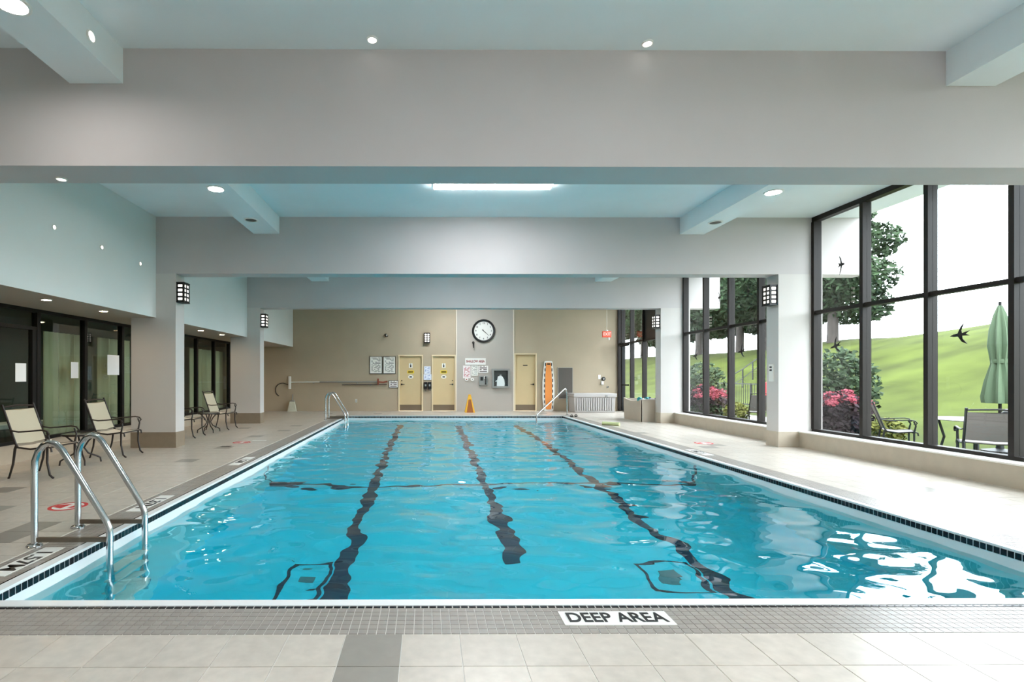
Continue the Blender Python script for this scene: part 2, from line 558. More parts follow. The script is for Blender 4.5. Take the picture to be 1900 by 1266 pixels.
for k, (a0, a1, b0, b1) in enumerate(ms):
    if k < 298:
        share('mosaic_tile', mme, ((a0 + a1) / 2, (b0 + b1) / 2, 0), floor)
    else:
        mr.box(a0 + g2, a1 - g2, b0 + g2, b1 - g2, -0.008, 0.0, False)
tag(mr.build('mosaic_border', M_MOSA, floor), kind='stuff')

# ------------------------------------------------------------------ pool
ZN, ZFAR, YBR = -1.72, -1.18, 8.9
pool = MB()
for (a0, a1, b0, b1) in [(PX0 - 0.15, PX0, PY0 - 0.15, PY1 + 0.15), (PX1, PX1 + 0.15, PY0 - 0.15, PY1 + 0.15), (PX0, PX1, PY0 - 0.15, PY0), (PX0, PX1, PY1, PY1 + 0.15)]:
    pool.box(a0, a1, b0, b1, ZN - 0.1, -0.30)
basin = pool.build('pool_basin', M_POOLW, o=(0, 0, 0))
tag(basin, 'rectangular swimming pool basin with black lane lines on an aqua floor', kind='structure')
pf = MB()
pf.loft([[(PX0, PY0, ZN), (PX1, PY0, ZN), (PX1, PY0, ZN - 0.1), (PX0, PY0, ZN - 0.1)],
         [(PX0, YBR, ZN), (PX1, YBR, ZN), (PX1, YBR, ZN - 0.1), (PX0, YBR, ZN - 0.1)],
         [(PX0, PY1, ZFAR), (PX1, PY1, ZFAR), (PX1, PY1, ZFAR - 0.1), (PX0, PY1, ZFAR - 0.1)]])
pf.build('pool_floor', M_POOLF, basin)
def zfl(y):
    return ZN if y < YBR else ZN + (ZFAR - ZN) * (y - YBR) / (PY1 - YBR)
for x in (-0.92, 1.03, 2.98):
    w = 0.09
    y0, y1 = (4.4, 17.1) if x != 1.03 else (5.75, 17.1)
    def R(y):
        return [(x - w, y, zfl(y) + 0.006), (x + w, y, zfl(y) + 0.006), (x + w, y, zfl(y) - 0.01), (x - w, y, zfl(y) - 0.01)]
    MB().loft([R(y0), R(YBR), R(y1)]).build('lane_line', M_LANE, basin)
MB().box(PX0 + 0.002, PX1 - 0.002, YBR - 0.11, YBR + 0.05, ZN - 0.01, ZN + 0.004).build('slope_line', M_LANE, basin)
for s in (PX0, PX1):
    a, b = (s, s + 0.004) if s < 0 else (s - 0.004, s)
    MB().box(a, b, YBR - 0.06, YBR + 0.02, ZN, ZW - 0.12).build('slope_line', M_LANE, basin)
for x0, x1 in ((-1.55, -1.035), (2.30, 2.865)):
    dr = MB()
    y0, y1, t = 5.0, 5.75, 0.045
    for bb in ((x0, x1, y0, y0 + t), (x0, x1, y1 - t, y1), (x0, x0 + t, y0, y1), (x1 - t, x1, y0, y1)):
        dr.box(*bb, ZN - 0.01, ZN + 0.006)
    o_ = dr.build('drain_outline', M_LANE, basin)
    MB().box((x0 + x1) / 2 - 0.09, (x0 + x1) / 2 + 0.09, (y0 + y1) / 2 - 0.12, (y0 + y1) / 2 + 0.12, ZN - 0.01, ZN + 0.01).build('drain_grate', mat('drain_grate', (60, 120, 132), 0.5), basin)
bd = MB()
for (a0, a1, b0, b1) in [(PX0 - 0.15, PX0, PY0 - 0.15, PY1 + 0.15), (PX1, PX1 + 0.15, PY0 - 0.15, PY1 + 0.15), (PX0, PX1, PY0 - 0.15, PY0), (PX0, PX1, PY1, PY1 + 0.15)]:
    bd.box(a0, a1, b0, b1, -0.30, -0.012)
bd.build('waterline_band', M_WHITE, basin)
def ring(x0, x1, y0, y1, w, z0, z1):
    m = MB()
    m.box(x0 - w, x0, y0 - w, y1 + w, z0, z1); m.box(x1, x1 + w, y0 - w, y1 + w, z0, z1)
    m.box(x0, x1, y0 - w, y0, z0, z1); m.box(x0, x1, y1, y1 + w, z0, z1)
    return m
ring(PX0, PX1, PY0, PY1, 0.08, -0.012, 0.006).build('coping', M_WHITE, basin)
ring(PX0 - 0.08, PX1 + 0.08, PY0 - 0.08, PY1 + 0.08, 0.025, -0.03, -0.003).build('trim_joint', M_GROUT, basin)
# thin black pencil tiles between coping and mosaic
pt = MB()
n = 160
for k in range(n):
    a = HX0 + (HX1 - HX0) * k / n
    b = HX0 + (HX1 - HX0) * (k + 1) / n
    pt.box(a + 0.004, b - 0.004, HY0 + 0.002, HY0 + 0.022, -0.01, 0.002, False)
    pt.box(a + 0.004, b - 0.004, HY1 - 0.022, HY1 - 0.002, -0.01, 0.002, False)
n = 290
for k in range(n):
    a = HY0 + (HY1 - HY0) * k / n
    b = HY0 + (HY1 - HY0) * (k + 1) / n
    pt.box(HX0 + 0.002, HX0 + 0.022, a + 0.004, b - 0.004, -0.01, 0.002, False)
    pt.box(HX1 - 0.022, HX1 - 0.002, a + 0.004, b - 0.004, -0.01, 0.002, False)
tag(pt.build('pencil_tiling', M_BLACKT, basin), kind='stuff')
# black tile course on the inner faces
zt0, zt1 = -0.066, -0.014
bl = []
n = round((PY1 - PY0) / 0.0515)
st = (PY1 - PY0) / n
bme = {}
for s in ('l', 'r', 'f'):
    if s == 'f':
        bme[s] = MB().box(-st / 2 + 0.005, st / 2 - 0.005, -0.005, 0.002, zt0, zt1).mesh('black_tile', M_BLACKT)
    else:
        bme[s] = MB().box(-0.002 if s == 'l' else -0.005, 0.005 if s == 'l' else 0.002, -st / 2 + 0.005, st / 2 - 0.005, zt0, zt1).mesh('black_tile', M_BLACKT)
br = MB()
for k in range(n):
    y = PY0 + (k + 0.5) * st
    for s, x in (('l', PX0), ('r', PX1)):
        u = 792 + x * F / y
        if 0 < u < 1900 and (k < 150):
            share('black_tile', bme[s], (x, y, 0), basin)
        elif s == 'l':
            br.box(x - 0.002, x + 0.005, y - st / 2 + 0.005, y + st / 2 - 0.005, zt0, zt1)
        else:
            br.box(x - 0.005, x + 0.002, y - st / 2 + 0.005, y + st / 2 - 0.005, zt0, zt1)
n2 = round((PX1 - PX0) / st)
s2 = (PX1 - PX0) / n2
for k in range(n2):
    x = PX0 + (k + 0.5) * s2
    br.box(x - s2 / 2 + 0.005, x + s2 / 2 - 0.005, PY1 - 0.005, PY1 + 0.002, zt0, zt1)
    br.box(x - s2 / 2 + 0.005, x + s2 / 2 - 0.005, PY0 - 0.002, PY0 + 0.005, zt0, zt1)
tag(br.build('black_tile_course', M_BLACKT, basin), kind='stuff')

# water
nx, ny = 220, 430
vv, ff = [], []
for j in range(ny + 1):
    y = PY0 + (PY1 - PY0) * j / ny
    for i in range(nx + 1):
        x = PX0 + (PX1 - PX0) * i / nx
        h = 0.022 * noise.noise((x * 0.9 + 3, y * 1.1, 0.3)) + 0.020 * noise.noise((x * 1.9, y * 2.5, 5.1)) + 0.0075 * noise.noise((x * 4.2, y * 5.6, 9.7)) + 0.0012 * noise.noise((x * 9, y * 12, 2.7))
        vv.append((x, y, ZW + h))
for j in range(ny):
    for i in range(nx):
        a = j * (nx + 1) + i
        ff.append((a, a + 1, a + nx + 2, a + nx + 1))
wme = bpy.data.meshes.new('pool_water')
wme.from_pydata(vv, [], ff)
wme.materials.append(WATER)
for p in wme.polygons:
    p.use_smooth = True
water = bpy.data.objects.new('pool_water', wme)
COL.objects.link(water)
tag(water, 'clear rippled turquoise water filling the swimming pool', 'water', kind='stuff')

# ------------------------------------------------------------------ shell
def struct(name, m, material, label=None):
    o = m.build(name, material)
    return tag(o, label, kind='structure')

struct('ceiling', MB().box(XS - 0.05, 8.45, YB, YF + 0.4, ZC, ZC + 0.25), M_CEIL, 'pale blue-white painted ceiling above the pool')
for k, (y0, y1) in enumerate(BEAMS):
    struct('ceiling_beam', MB().box(XS - 0.05, 8.6, y0, y1, ZB, ZC + 0.02), M_BEAM,
           ['cross beam above the viewer', 'nearest deep taupe cross beam spanning the hall', 'middle taupe cross beam between the near columns', 'farthest cross beam before the tan end wall'][k])
for k in range(4):
    y0 = YB if k == 0 else BEAMS[k - 1][1]
    y1 = BEAMS[k][0]
    if k == 0:
        continue
    for s, (a, b) in (('left', (-3.36, -2.86)), ('right', (4.93, 5.40))):
        m = MB().box(a, b, y0, y1, 4.15, ZC + 0.01)
        o = struct('ceiling_bulkhead', m, M_CEIL, 'narrow boxed bulkhead with round lights running along the ceiling, %s side, bay %d' % (s, k))
for s, (a, b) in (('left', (-3.36, -2.86)), ('right', (4.93, 5.40))):
    struct('ceiling_bulkhead', MB().box(a, b, BEAMS[3][1], YF, 4.15, ZC + 0.01), M_CEIL, 'boxed bulkhead on the ceiling by the end wall, %s side' % s)
# wall behind the viewer
struct('wall_back', MB().box(XL - 3.2, XR + 0.2, YB - 0.2, YB, -0.3, ZC + 0.25), M_WALL, 'pale wall behind the viewer')
# end wall with door openings
DOORS = [(-1.12, -0.15, 2.21), (0.19, 1.14, 2.21), (3.43, 4.32, 2.27)]
fw = MB()
xs = [XL - 3.2]
for a, b, z in DOORS:
    fw.box(xs[-1], a, YF, YF + 0.25, -0.3, z)
    xs.append(b)
fw.box(xs[-1], 7.72, YF, YF + 0.25, -0.3, 2.21)
fw.box(XL - 3.2, DOORS[2][0], YF, YF + 0.25, 2.21, ZC + 0.25)
fw.box(DOORS[2][1], 7.72, YF, YF + 0.25, 2.21, ZC + 0.25)
fw.box(DOORS[2][0], DOORS[2][1], YF, YF + 0.25, 2.27, ZC + 0.25)
fw.box(XL - 3.2, 7.72, YF + 0.25, YF + 0.4, -0.3, ZC + 0.25)  # backing slab added to block sky leaking past the doors
wall_far = struct('wall_far', fw, M_FAR, 'tan end wall with three doors beyond the shallow end')
# grey middle panel with pale edge strips
struct('wall_far_panel', MB().box(1.175, 3.40, YF - 0.03, YF + 0.01, 0.0, ZC), M_FARG, 'grey middle panel of the end wall behind the clock')
for k, x in enumerate((1.16, 3.405)):
    struct('trim_%d' % (k + 1), MB().box(x - 0.022, x + 0.022, YF - 0.05, YF + 0.005, 0, ZC), M_TRIM, 'thin pale vertical strip on the end wall, %s of the clock' % ('left', 'right')[k])
# low soffit and bulkhead over the seating
struct('wall_left', MB().box(XS - 0.25, XS, YB, YF, ZS + 0.001, ZC + 0.1), M_WALL, 'pale grey-green bulkhead wall above the seating')
struct('soffit', MB().box(XL - 0.1, XS - 0.001, YB, YF, ZS, ZS + 0.2), M_SOFF, 'low soffit with small downlights over the chairs')
lw = MB()
lw.box(XL - 0.12, XL + 0.03, YB, 17.07, -0.1, 0.30)
struct('wall_left_plinth', lw, M_SILL, 'low beige plinth under the dark glass partition')
struct('wall_left_end', MB().box(XL - 0.12, XL + 0.03, 17.07, YF, -0.1, ZS), M_FAR, 'tan side wall near the end wall')
# room behind the glass partition
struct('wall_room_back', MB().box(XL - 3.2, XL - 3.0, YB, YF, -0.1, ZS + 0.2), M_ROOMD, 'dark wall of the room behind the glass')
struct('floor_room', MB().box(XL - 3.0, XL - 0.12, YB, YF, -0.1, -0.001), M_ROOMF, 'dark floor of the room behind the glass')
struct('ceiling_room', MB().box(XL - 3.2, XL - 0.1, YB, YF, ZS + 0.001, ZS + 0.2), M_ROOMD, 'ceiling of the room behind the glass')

# columns
def column(x0, x1, y0, y1, base_mat, label, zt=ZB):
    m = MB().box(x0, x1, y0, y1, 0.3, zt)
    o = m.build('column', M_COLM)
    tag(o, label, kind='structure')
    z = o.location
    b = MB().box(x0 - 0.008 - z[0], x1 + 0.008 - z[0], y0 - 0.008 - z[1], y1 + 0.008 - z[1], -0.3 - 0.0, 0.0).build('column_base', base_mat, o)
    return o
for k, (y0, y1) in enumerate(BEAMS[1:]):
    column(-5.73, -4.87, y0, y1, M_BASE, ['grey column on the seating side nearest the viewer', 'grey column between the two pairs of sling chairs', 'grey column on the seating side by the end wall'][k])
    column(6.86, 7.72, y0, y1, M_SILL, ['grey column on the window side nearest the viewer', 'grey column between the two large windows', 'grey column on the window side beside the toy bin'][k])

# window wall on the right
def window(name, y0, y1, muls, label, door=False, sill=True):
    root = thing(name, label, None, (XR, (y0 + y1) / 2, 0.0), kind='structure')
    cyy = (y0 + y1) / 2
    def part(nm, m_, mt):
        m_.v = [(a - XR, b - cyy, c) for a, b, c in m_.v]
        return m_.build(nm, mt, root)
    zb = 0.30 if sill else 0.02
    zt_ = ZC - 0.001
    if sill:
        part('sill_wall', MB().box(7.26, XR + 0.09, y0, y1, -0.1, 0.29), M_SILL)
        part('sill_top', MB().box(7.245, XR + 0.09, y0, y1, 0.29, 0.312), M_SILLT)
        zb = 0.312
    part('head_rail', MB().box(XR - 0.06, XR + 0.07, y0, y1, zt_ - 0.09, zt_), M_FRAME)
    part('bottom_rail', MB().box(XR - 0.06, XR + 0.07, y0, y1, zb, zb + 0.05), M_FRAME)
    ys = [y0 + 0.035] + list(muls) + [y1 - 0.035]
    for y in ys:
        part('mullion', MB().box(XR - 0.07, XR + 0.08, y - 0.035, y + 0.035, zb + 0.05, zt_ - 0.09), M_FRAME)
    for a, b in zip(ys[:-1], ys[1:]):
        part('transom', MB().box(XR - 0.045, XR + 0.055, a + 0.035, b - 0.035, 2.59, 2.655), M_FRAME)
        part('pane', MB().box(XR - 0.004, XR + 0.004, a + 0.035, b - 0.035, zb + 0.05, 2.59), GLASS)
        part('pane', MB().box(XR - 0.004, XR + 0.004, a + 0.035, b - 0.035, 2.655, zt_ - 0.09), GLASS)
    return root, part
window('window_1', 0.15, 4.81, (1.3, 2.47, 3.64), 'tall dark framed window beside the viewer')
window('window_2', 5.25, 9.90, (6.50, 7.62, 8.76), 'large dark framed window looking out on the sunlit lawn')
window('window_3', 10.25, 14.90, (11.50, 12.64, 13.78), 'large dark framed window between the two window-side columns')
w4, part4 = window('window_4', 15.25, YF, (16.5, 17.68, 18.75, 19.62), 'tall dark framed window with exit door by the end wall', sill=False)
part4('infill_panel', MB().box(XR - 0.02, XR + 0.02, 16.54, 17.64, 2.66, ZC - 0.1), M_BLACK)
part4('door_closer', MB().box(XR - 0.16, XR - 0.07, 18.8, 19.55, 2.50, 2.58), M_FRAMEB)
part4('push_bar', MB().box(XR - 0.13, XR - 0.07, 18.85, 19.5, 1.02, 1.07), M_FRAMEB)
part4('door_stile', MB().box(XR - 0.06, XR + 0.05, 19.56, 19.62, 0.07, 2.59), M_FRAMEB)
window('window_5', YB, -0.25, (-1.4,), 'dark framed window behind the viewer')

# glass partition on the left
root = thing('window_6', 'dark framed glass partition behind the sling chairs', None, (XL, 10, 0.0), kind='structure')
def gp(nm, m_, mt):
    m_.v = [(a - XL, b - 10, c) for a, b, c in m_.v]
    return m_.build(nm, mt, root)
gp('head_rail', MB().box(XL - 0.05, XL + 0.05, YB, 17.07, ZS - 0.06, ZS - 0.001), M_FRAMEB)
gp('bottom_rail', MB().box(XL - 0.05, XL + 0.05, YB, 17.07, 0.30, 0.35), M_FRAMEB)
gys = [17.03 - 1.195 * k for k in range(17)]
for y in gys:
    gp('mullion', MB().box(XL - 0.05, XL + 0.05, y - 0.04, y + 0.04, 0.35, ZS - 0.06), M_FRAMEB)
for k in range(len(gys) - 1):
    b, a = gys[k] - 0.04, gys[k + 1] + 0.04
    gp('pane', MB().box(XL - 0.004, XL + 0.004, a, b, 0.35, ZS - 0.06), GLASSD)
# glazed door leaf in the pane nearest the left edge
gp('transom', MB().box(XL - 0.04, XL + 0.045, gys[8] + 0.04, gys[7] - 0.04, 2.16, 2.22), M_FRAMEB)
gp('door_stile', MB().box(XL - 0.035, XL + 0.04, gys[7] - 0.13, gys[7] - 0.04, 0.35, 2.16), M_FRAMEB)
gp('door_stile', MB().box(XL - 0.035, XL + 0.04, gys[8] + 0.04, gys[8] + 0.13, 0.35, 2.16), M_FRAMEB)

# papers taped on the partition
def paper_left(y, z, w, h, label):
    tag(MB().box(XL + 0.0045, XL + 0.0075, y - w / 2, y + w / 2, z - h / 2, z + h / 2).build('notice', M_PAPER), label, 'notice')
paper_left(8.33, 1.45, 0.22, 0.30, 'white sheet of paper taped to the dark glass door')
paper_left(9.60, 1.50, 0.20, 0.30, 'pale sheet of paper on the glass next to the second mullion')
paper_left(10.78, 1.62, 0.40, 0.42, 'faint large sheet on the glass above the second sling chair')
# curtains inside the room
def curtain(y0, y1, label):
    prof = []
    n = 26
    for k in range(n + 1):
        y = y0 + (y1 - y0) * k / n
        prof.append((XL - 0.30 + 0.05 * math.sin(k * 1.9), y))
    back = [(x - 0.02, y) for x, y in reversed(prof)]
    o = MB().prism(prof + back, 'z', 0.0, 2.2).build('curtain', M_CURTAIN, smooth=True)
    tag(o, label, 'curtain')
curtain(9.25, 10.35, 'beige curtain behind the glass next to the paper')
curtain(10.75, 11.9, 'beige curtain behind the glass above the second chair')
curtain(14.9, 17.4, 'olive beige curtain behind the far glass panes')
def gym_bench(y, label):
    r = thing('bench', label, 'bench', (XL - 1.2, y, 0))
    MB().rbox(-0.2, 0.2, -0.6, 0.6, 0.42, 0.52, 0.02).build('seat', M_PAPER, r)
    for yy in (-0.5, 0.5):
        MB().box(-0.18, 0.18, yy - 0.03, yy + 0.03, 0, 0.42).build('leg', M_BLACK, r)
gym_bench(9.6, 'pale padded bench dimly seen behind the glass')

# ------------------------------------------------------------------ end wall fittings
def WX(px): return (px - 792.0) * YF / F
def WZ(py): return H - (py - 697.0) * YF / F
def door(n, k, label, handle_left, signs):
    a, b, zt_ = DOORS[k]
    r = thing('door_%d' % n, label, None, ((a + b) / 2, YF, 0), kind='structure')
    w = (b - a) / 2
    for x0, x1 in ((-w, -w + 0.05), (w - 0.05, w)):
        MB().box(x0, x1, -0.03, 0.12, 0, zt_).build('door_jamb', M_DOORF, r)
    MB().box(-w + 0.05, w - 0.05, -0.03, 0.12, zt_ - 0.05, zt_).build('door_head', M_DOORF, r)
    leaf = MB().box(-w + 0.055, w - 0.055, 0.05, 0.095, 0.02, zt_ - 0.055).build('door_leaf', M_DOOR, r)
    MB().box(-w + 0.055, w - 0.055, 0.043, 0.05, 0.02, 0.25).build('kick_plate', M_KICK, leaf)
    hx = (-w + 0.13) if handle_left else (w - 0.13)
    s = 1 if handle_left else -1
    hd = MB().disc((hx, 0.03, 1.05), 0.035, 'y', 0.04, 14)
    hd.tube([(hx, 0.02, 1.05), (hx, -0.03, 1.05), (hx + s * 0.12, -0.03, 1.05)], 0.012, 8)
    hd.build('handle', M_BLACK, leaf)
    if signs:
        MB().disc((hx, 0.04, 1.2), 0.022, 'y', 0.03, 12).build('lock', M_BLACK, leaf)
        MB().box(-0.07, 0.07, 0.044, 0.05, 1.70, 1.88).build('sign_plate', M_WHITEP, leaf)
        fg = MB().disc((0, 0.043, 1.845), 0.018, 'y', 0.004, 12)
        fg.box(-0.025, 0.025, 0.041, 0.045, 1.725, 1.82)
        fg.build('sign_figure', M_BLACK, leaf)
        MB().box(-0.13, 0.13, 0.044, 0.05, 1.48, 1.60).build('sign_yellow', M_YELLOWS, leaf)
        MB().box(-0.10, 0.10, 0.042, 0.0445, 1.515, 1.565).build('sign_print', mat('olive_print', (70, 56, 20), 0.5), leaf)
        poly = [(0.105 * math.cos(t), 1.345 + 0.07 * math.sin(t)) for t in (2 * math.pi * q / 20 for q in range(20))]
        MB().prism(poly, 'y', 0.044, 0.05).build('sign_oval', M_WHITEP, leaf)
        MB().box(-0.05, 0.05, 0.042, 0.0445, 1.32, 1.37).build('sign_print', M_BLACK, leaf)
    else:
        MB().box(-0.09, 0.09, 0.042, 0.05, 1.78, 1.82).build('sign_plate', M_BLACK, leaf)
    return r
door(1, 0, 'tan door with signs left of the blue notices on the end wall', True, True)
door(2, 1, 'tan door with signs beside the grey panel on the end wall', False, True)
door(3, 2, 'plain tan door beside the orange spine board', False, False)

def wallbox(name, px0, px1, py0, py1, m_, label, cat, t=0.02, y=YF, frame=None):
    x0, x1, z1, z0 = WX(px0), WX(px1), WZ(py0), WZ(py1)
    r = thing(name, label, cat, ((x0 + x1) / 2, y, z0))
    w, h = (x1 - x0) / 2, z1 - z0
    if frame:
        f_ = MB()
        e = 0.018
        for bb in ((-w, w, 0, e), (-w, w, h - e, h), (-w, -w + e, e, h - e), (w - e, w, e, h - e)):
            f_.box(bb[0], bb[1], -t - 0.008, 0, bb[2], bb[3])
        f_.build('frame', frame, r)
        MB().box(-w + e, w - e, -t, 0, e, h - e).build('sheet', m_, r)
    else:
        MB().box(-w, w, -t, 0, 0, h).build('sheet', m_, r)
    return r
YP = YF - 0.03      # face of the grey panel
wallbox('framed_notice', 686, 709.5, 661.5, 694, M_PAGE, 'left one of the two black framed notices on the end wall', 'notice', frame=M_BLACK)
wallbox('framed_notice', 711, 734, 661.5, 694, M_PAGE, 'right one of the two black framed notices, next to the first door', 'notice', frame=M_BLACK)
wallbox('small_sign', 721.5, 739, 706, 720, M_PAGEK, 'small white sign at the end of the wall pole', 'sign', frame=M_BLACK)
wallbox('paper_notice', 787, 799, 680, 694, M_PAGEB, 'upper white and blue sheet between the two tan doors', 'notice')
wallbox('paper_notice', 786, 800.5, 694.5, 705, M_PAGEB, 'lower white and blue sheet between the two tan doors', 'notice', t=0.025)
for k, px in enumerate((789.8, 797.2)):
    r = thing('dispenser', ['left', 'right'][k] + ' one of the two black dispensers between the tan doors', 'dispenser', (WX(px), YF, WZ(725)), group='dispensers between the doors')
    MB().rbox(-0.068, 0.068, -0.11, 0, 0.06, 0.34, 0.02).build('body', M_BLACK, r)
    MB().rbox(-0.04, 0.04, -0.09, -0.01, 0.0, 0.08, 0.012).build('nozzle', M_DGREY, r)
    MB().box(-0.03, 0.03, -0.116, -0.108, 0.17, 0.25).build('window', M_GREYM, r)
# SHALLOW AREA sign
r = wallbox('shallow_area_sign', 863, 901, 665, 677, M_WHITEP, 'white sign reading SHALLOW AREA under the clock', 'sign', y=YP, frame=M_WHITEP)
text('SHALLOW AREA', 0.125, M_DKRED, r, (0, -0.022, 0.127), (math.pi / 2, 0, 0), bold=0.004, sx=0.78)
wallbox('red_notice', 859, 873, 678.5, 702, M_PAGER, 'notice with red print under the shallow area sign', 'notice', y=YP)
wallbox('paper_notice', 874.5, 886.5, 678.5, 697.5, M_PAGE, 'white sheet in the middle under the shallow area sign', 'notice', y=YP)
wallbox('bold_notice', 887.5, 905.5, 679, 692, M_PAGEK, 'white sign with bold print above the grey emergency phone', 'sign', y=YP)
for k, px in enumerate((865.5, 876.2)):
    r = thing('alarm_button', ['left', 'right'][k] + ' small round white button under the red notice', 'button', (WX(px), YP, WZ(708)), group='round wall buttons')
    MB().disc((0, -0.02, 0.08), 0.065, 'y', 0.04, 18).build('housing', M_WHITEP, r)
    MB().disc((0, -0.045, 0.08), 0.022, 'y', 0.012, 12).build('plunger', M_DKRED if k == 0 else M_GREYM, r)
r = thing('emergency_phone', 'grey wall phone with black handset below the bold sign', 'phone', (WX(896.5), YP, WZ(716)))
MB().rbox(-0.17, 0.17, -0.10, 0, 0.0, 0.40, 0.025).build('body', M_GREYM, r)
hs = MB().tube([(0.08, -0.14, 0.06), (0.08, -0.16, 0.12), (0.08, -0.16, 0.28), (0.08, -0.14, 0.35)], [0.035, 0.022, 0.022, 0.035], 8)
hs.build('handset', M_BLACK, r)
MB().box(-0.12, -0.02, -0.108, -0.099, 0.2, 0.34).build('keypad', M_BLACK, r)
MB().box(0.02, 0.05, -0.106, -0.099, 0.26, 0.38).build('label_plate', M_WHITEP, r)
# first aid niche
x0, x1, z1, z0 = WX(912.5), WX(945), WZ(684.5), WZ(720)
r = thing('equipment_cabinet', 'grey framed cabinet with a white bag against a black inside', 'cabinet', ((x0 + x1) / 2, YP, z0))
w, h = (x1 - x0) / 2, z1 - z0
fr = MB()
e = 0.07
for bb in ((-w, w, 0, e), (-w, w, h - e, h), (-w, -w + e, e, h - e), (w - e, w, e, h - e)):
    fr.box(bb[0], bb[1], -0.12, 0, bb[2], bb[3])
fr.build('frame', M_GREYM, r)
MB().box(-w + e, w - e, -0.02, -0.005, e, h - e).build('back', M_BLACK, r)
MB().box(-w + e, w - e, -0.112, -0.108, e, h - e).build('pane', GLASS, r)
r2 = thing('white_bag', 'white bag with narrow neck inside the grey framed cabinet', 'bag', ((x0 + x1) / 2 - 0.01, YP - 0.062, z0 + e))
bp = [(-0.15, 0.0), (0.15, 0.0), (0.16, 0.1), (0.14, 0.25), (0.08, 0.36), (0.03, 0.40), (0.03, 0.44), (-0.03, 0.44), (-0.03, 0.40), (-0.10, 0.38), (-0.13, 0.24), (-0.2, 0.2), (-0.19, 0.17), (-0.14, 0.19)]
MB().prism(bp, 'y', -0.035, 0.035).build('pouch', M_PAPER, r2)
MB().box(-0.03, 0.03, -0.04, 0.04, 0.40, 0.425).build('tie', M_GREYM, r2)
# clock
r = thing('wall_clock', 'large round white wall clock with thick black rim', 'clock', (WX(897), YP, WZ(614.5)))
R0 = 0.455
MB().lathe([(R0, 0.0), (R0, -0.06), (R0 - 0.03, -0.085), (R0 - 0.075, -0.075), (R0 - 0.085, -0.03), (R0 - 0.085, 0.0)], axis='y', seg=48, closed=True).build('rim', M_BLACK, r, True)
MB().disc((0, -0.02, 0), R0 - 0.08, 'y', 0.02, 48).build('dial', M_WHITEP, r)
dial = r.children[-1]
for k in range(1, 13):
    a = math.radians(30 * k)
    text(str(k), 0.095, M_BLACK, dial, (0.305 * math.sin(a), -0.032, 0.305 * math.cos(a)), (math.pi / 2, 0, 0), name='numeral', bold=0.002)
def hand(ang, l0, l1, w, y, nm, m_):
    a = math.radians(ang)
    d, s = Vector((math.sin(a), 0, math.cos(a))), Vector((math.cos(a), 0, -math.sin(a)))
    pts = [d * l0 - s * w, d * l0 + s * w, d * l1 + s * w * 0.5, d * l1 - s * w * 0.5]
    MB().loft([[tuple(p + Vector((0, y, 0))) for p in pts], [tuple(p + Vector((0, y - 0.006, 0))) for p in pts]]).build(nm, m_, r)
hand(131, -0.06, 0.19, 0.016, -0.036, 'hour_hand', M_BLACK)
hand(132, -0.08, 0.285, 0.011, -0.044, 'minute_hand', M_BLACK)
hand(345, -0.03, 0.09, 0.005, -0.052, 'second_hand', M_BLACK)
r = thing('wall_camera', 'small black camera on a bracket below the clock rim', 'camera', (WX(878), YP, WZ(647)))
MB().disc((0, -0.01, 0.23), 0.05, 'y', 0.02, 16).build('mount', M_BLACK, r)
MB().tube([(0, -0.02, 0.23), (0.0, -0.08, 0.2), (0.01, -0.10, 0.02)], [0.03, 0.035, 0.022], 10).build('body', M_BLACK, r)
r = thing('security_camera', 'small dark camera high on the tan end wall', 'camera', (WX(716), YF, WZ(629)))
MB().box(-0.03, 0.03, -0.04, 0, 0.08, 0.2).build('bracket', M_BLACK, r)
MB().tube([(-0.02, -0.05, 0.15), (0.06, -0.2, 0.10)], 0.045, 10).build('body', M_BLACK, r)
MB().disc((0.045, -0.205, 0.12), 0.03, 'y', 0.02, 12).build('lens', M_WHITEP, r)
# poles on the wall
zp = WZ(709.5)
r = thing('pool_brush', 'long pool brush hung level along the tan end wall', 'brush', (WX(540), YF, WZ(722)))
dz = zp - WZ(722)
MB().tube([(0.03, -0.09, dz), (1.15, -0.09, dz + 0.01)], 0.022, 10).build('pole', M_WHITEP, r)
MB().tube([(1.15, -0.09, dz + 0.01), (3.45, -0.09, dz + 0.015)], 0.028, 10).build('pole_sleeve', M_GREYM, r)
MB().rbox(-0.07, 0.03, -0.12, -0.05, 0.0, 0.5, 0.015).build('brush_head', M_WHITEP, r)
MB().box(3.40, 3.46, -0.13, -0.05, dz - 0.1, dz + 0.14).build('coupling', M_COPPER, r)
MB().tube([(3.46, -0.09, dz + 0.015), (3.62, -0.09, dz - 0.005), (3.80, -0.09, dz + 0.03)], 0.032, 10).build('grip', M_COPPER, r)
for x in (0.9, 2.6):
    MB().box(x - 0.02, x + 0.02, -0.1, 0, dz - 0.05, dz - 0.02).build('bracket', M_GREYM, r)
r = thing('rescue_pole', 'dark rescue pole hung just below the pool brush', 'pole', (WX(645), YF, WZ(714)))
MB().tube([(-0.2, -0.06, 0.0), (1.55, -0.06, 0.01)], 0.018, 8).build('pole', M_DGREY, r)
MB().box(0.9, 0.94, -0.07, 0, -0.03, 0.0).build('bracket', M_GREYM, r)
r = thing('rescue_hook', 'black curved rescue hook on the tan wall left of the brush', 'hook', (WX(524), YF, WZ(738)))
hk = [(0.02 + 0.28 * math.cos(t), -0.03, 0.30 + 0.27 * math.sin(t)) for t in [math.radians(60 + 12 * k) for k in range(16)]]
MB().tube(hk, 0.016, 8).build('hook', M_BLACK, r)
MB().tube([hk[0], (hk[0][0] + 0.06, -0.03, hk[0][2] - 0.02), (0.24, -0.03, 0.5)], 0.014, 8).build('socket', M_BLACK, r)
r = thing('broom', 'grey broom with flared bristles leaning against the tan wall', 'broom', (WX(544), YF - 0.12, 0))
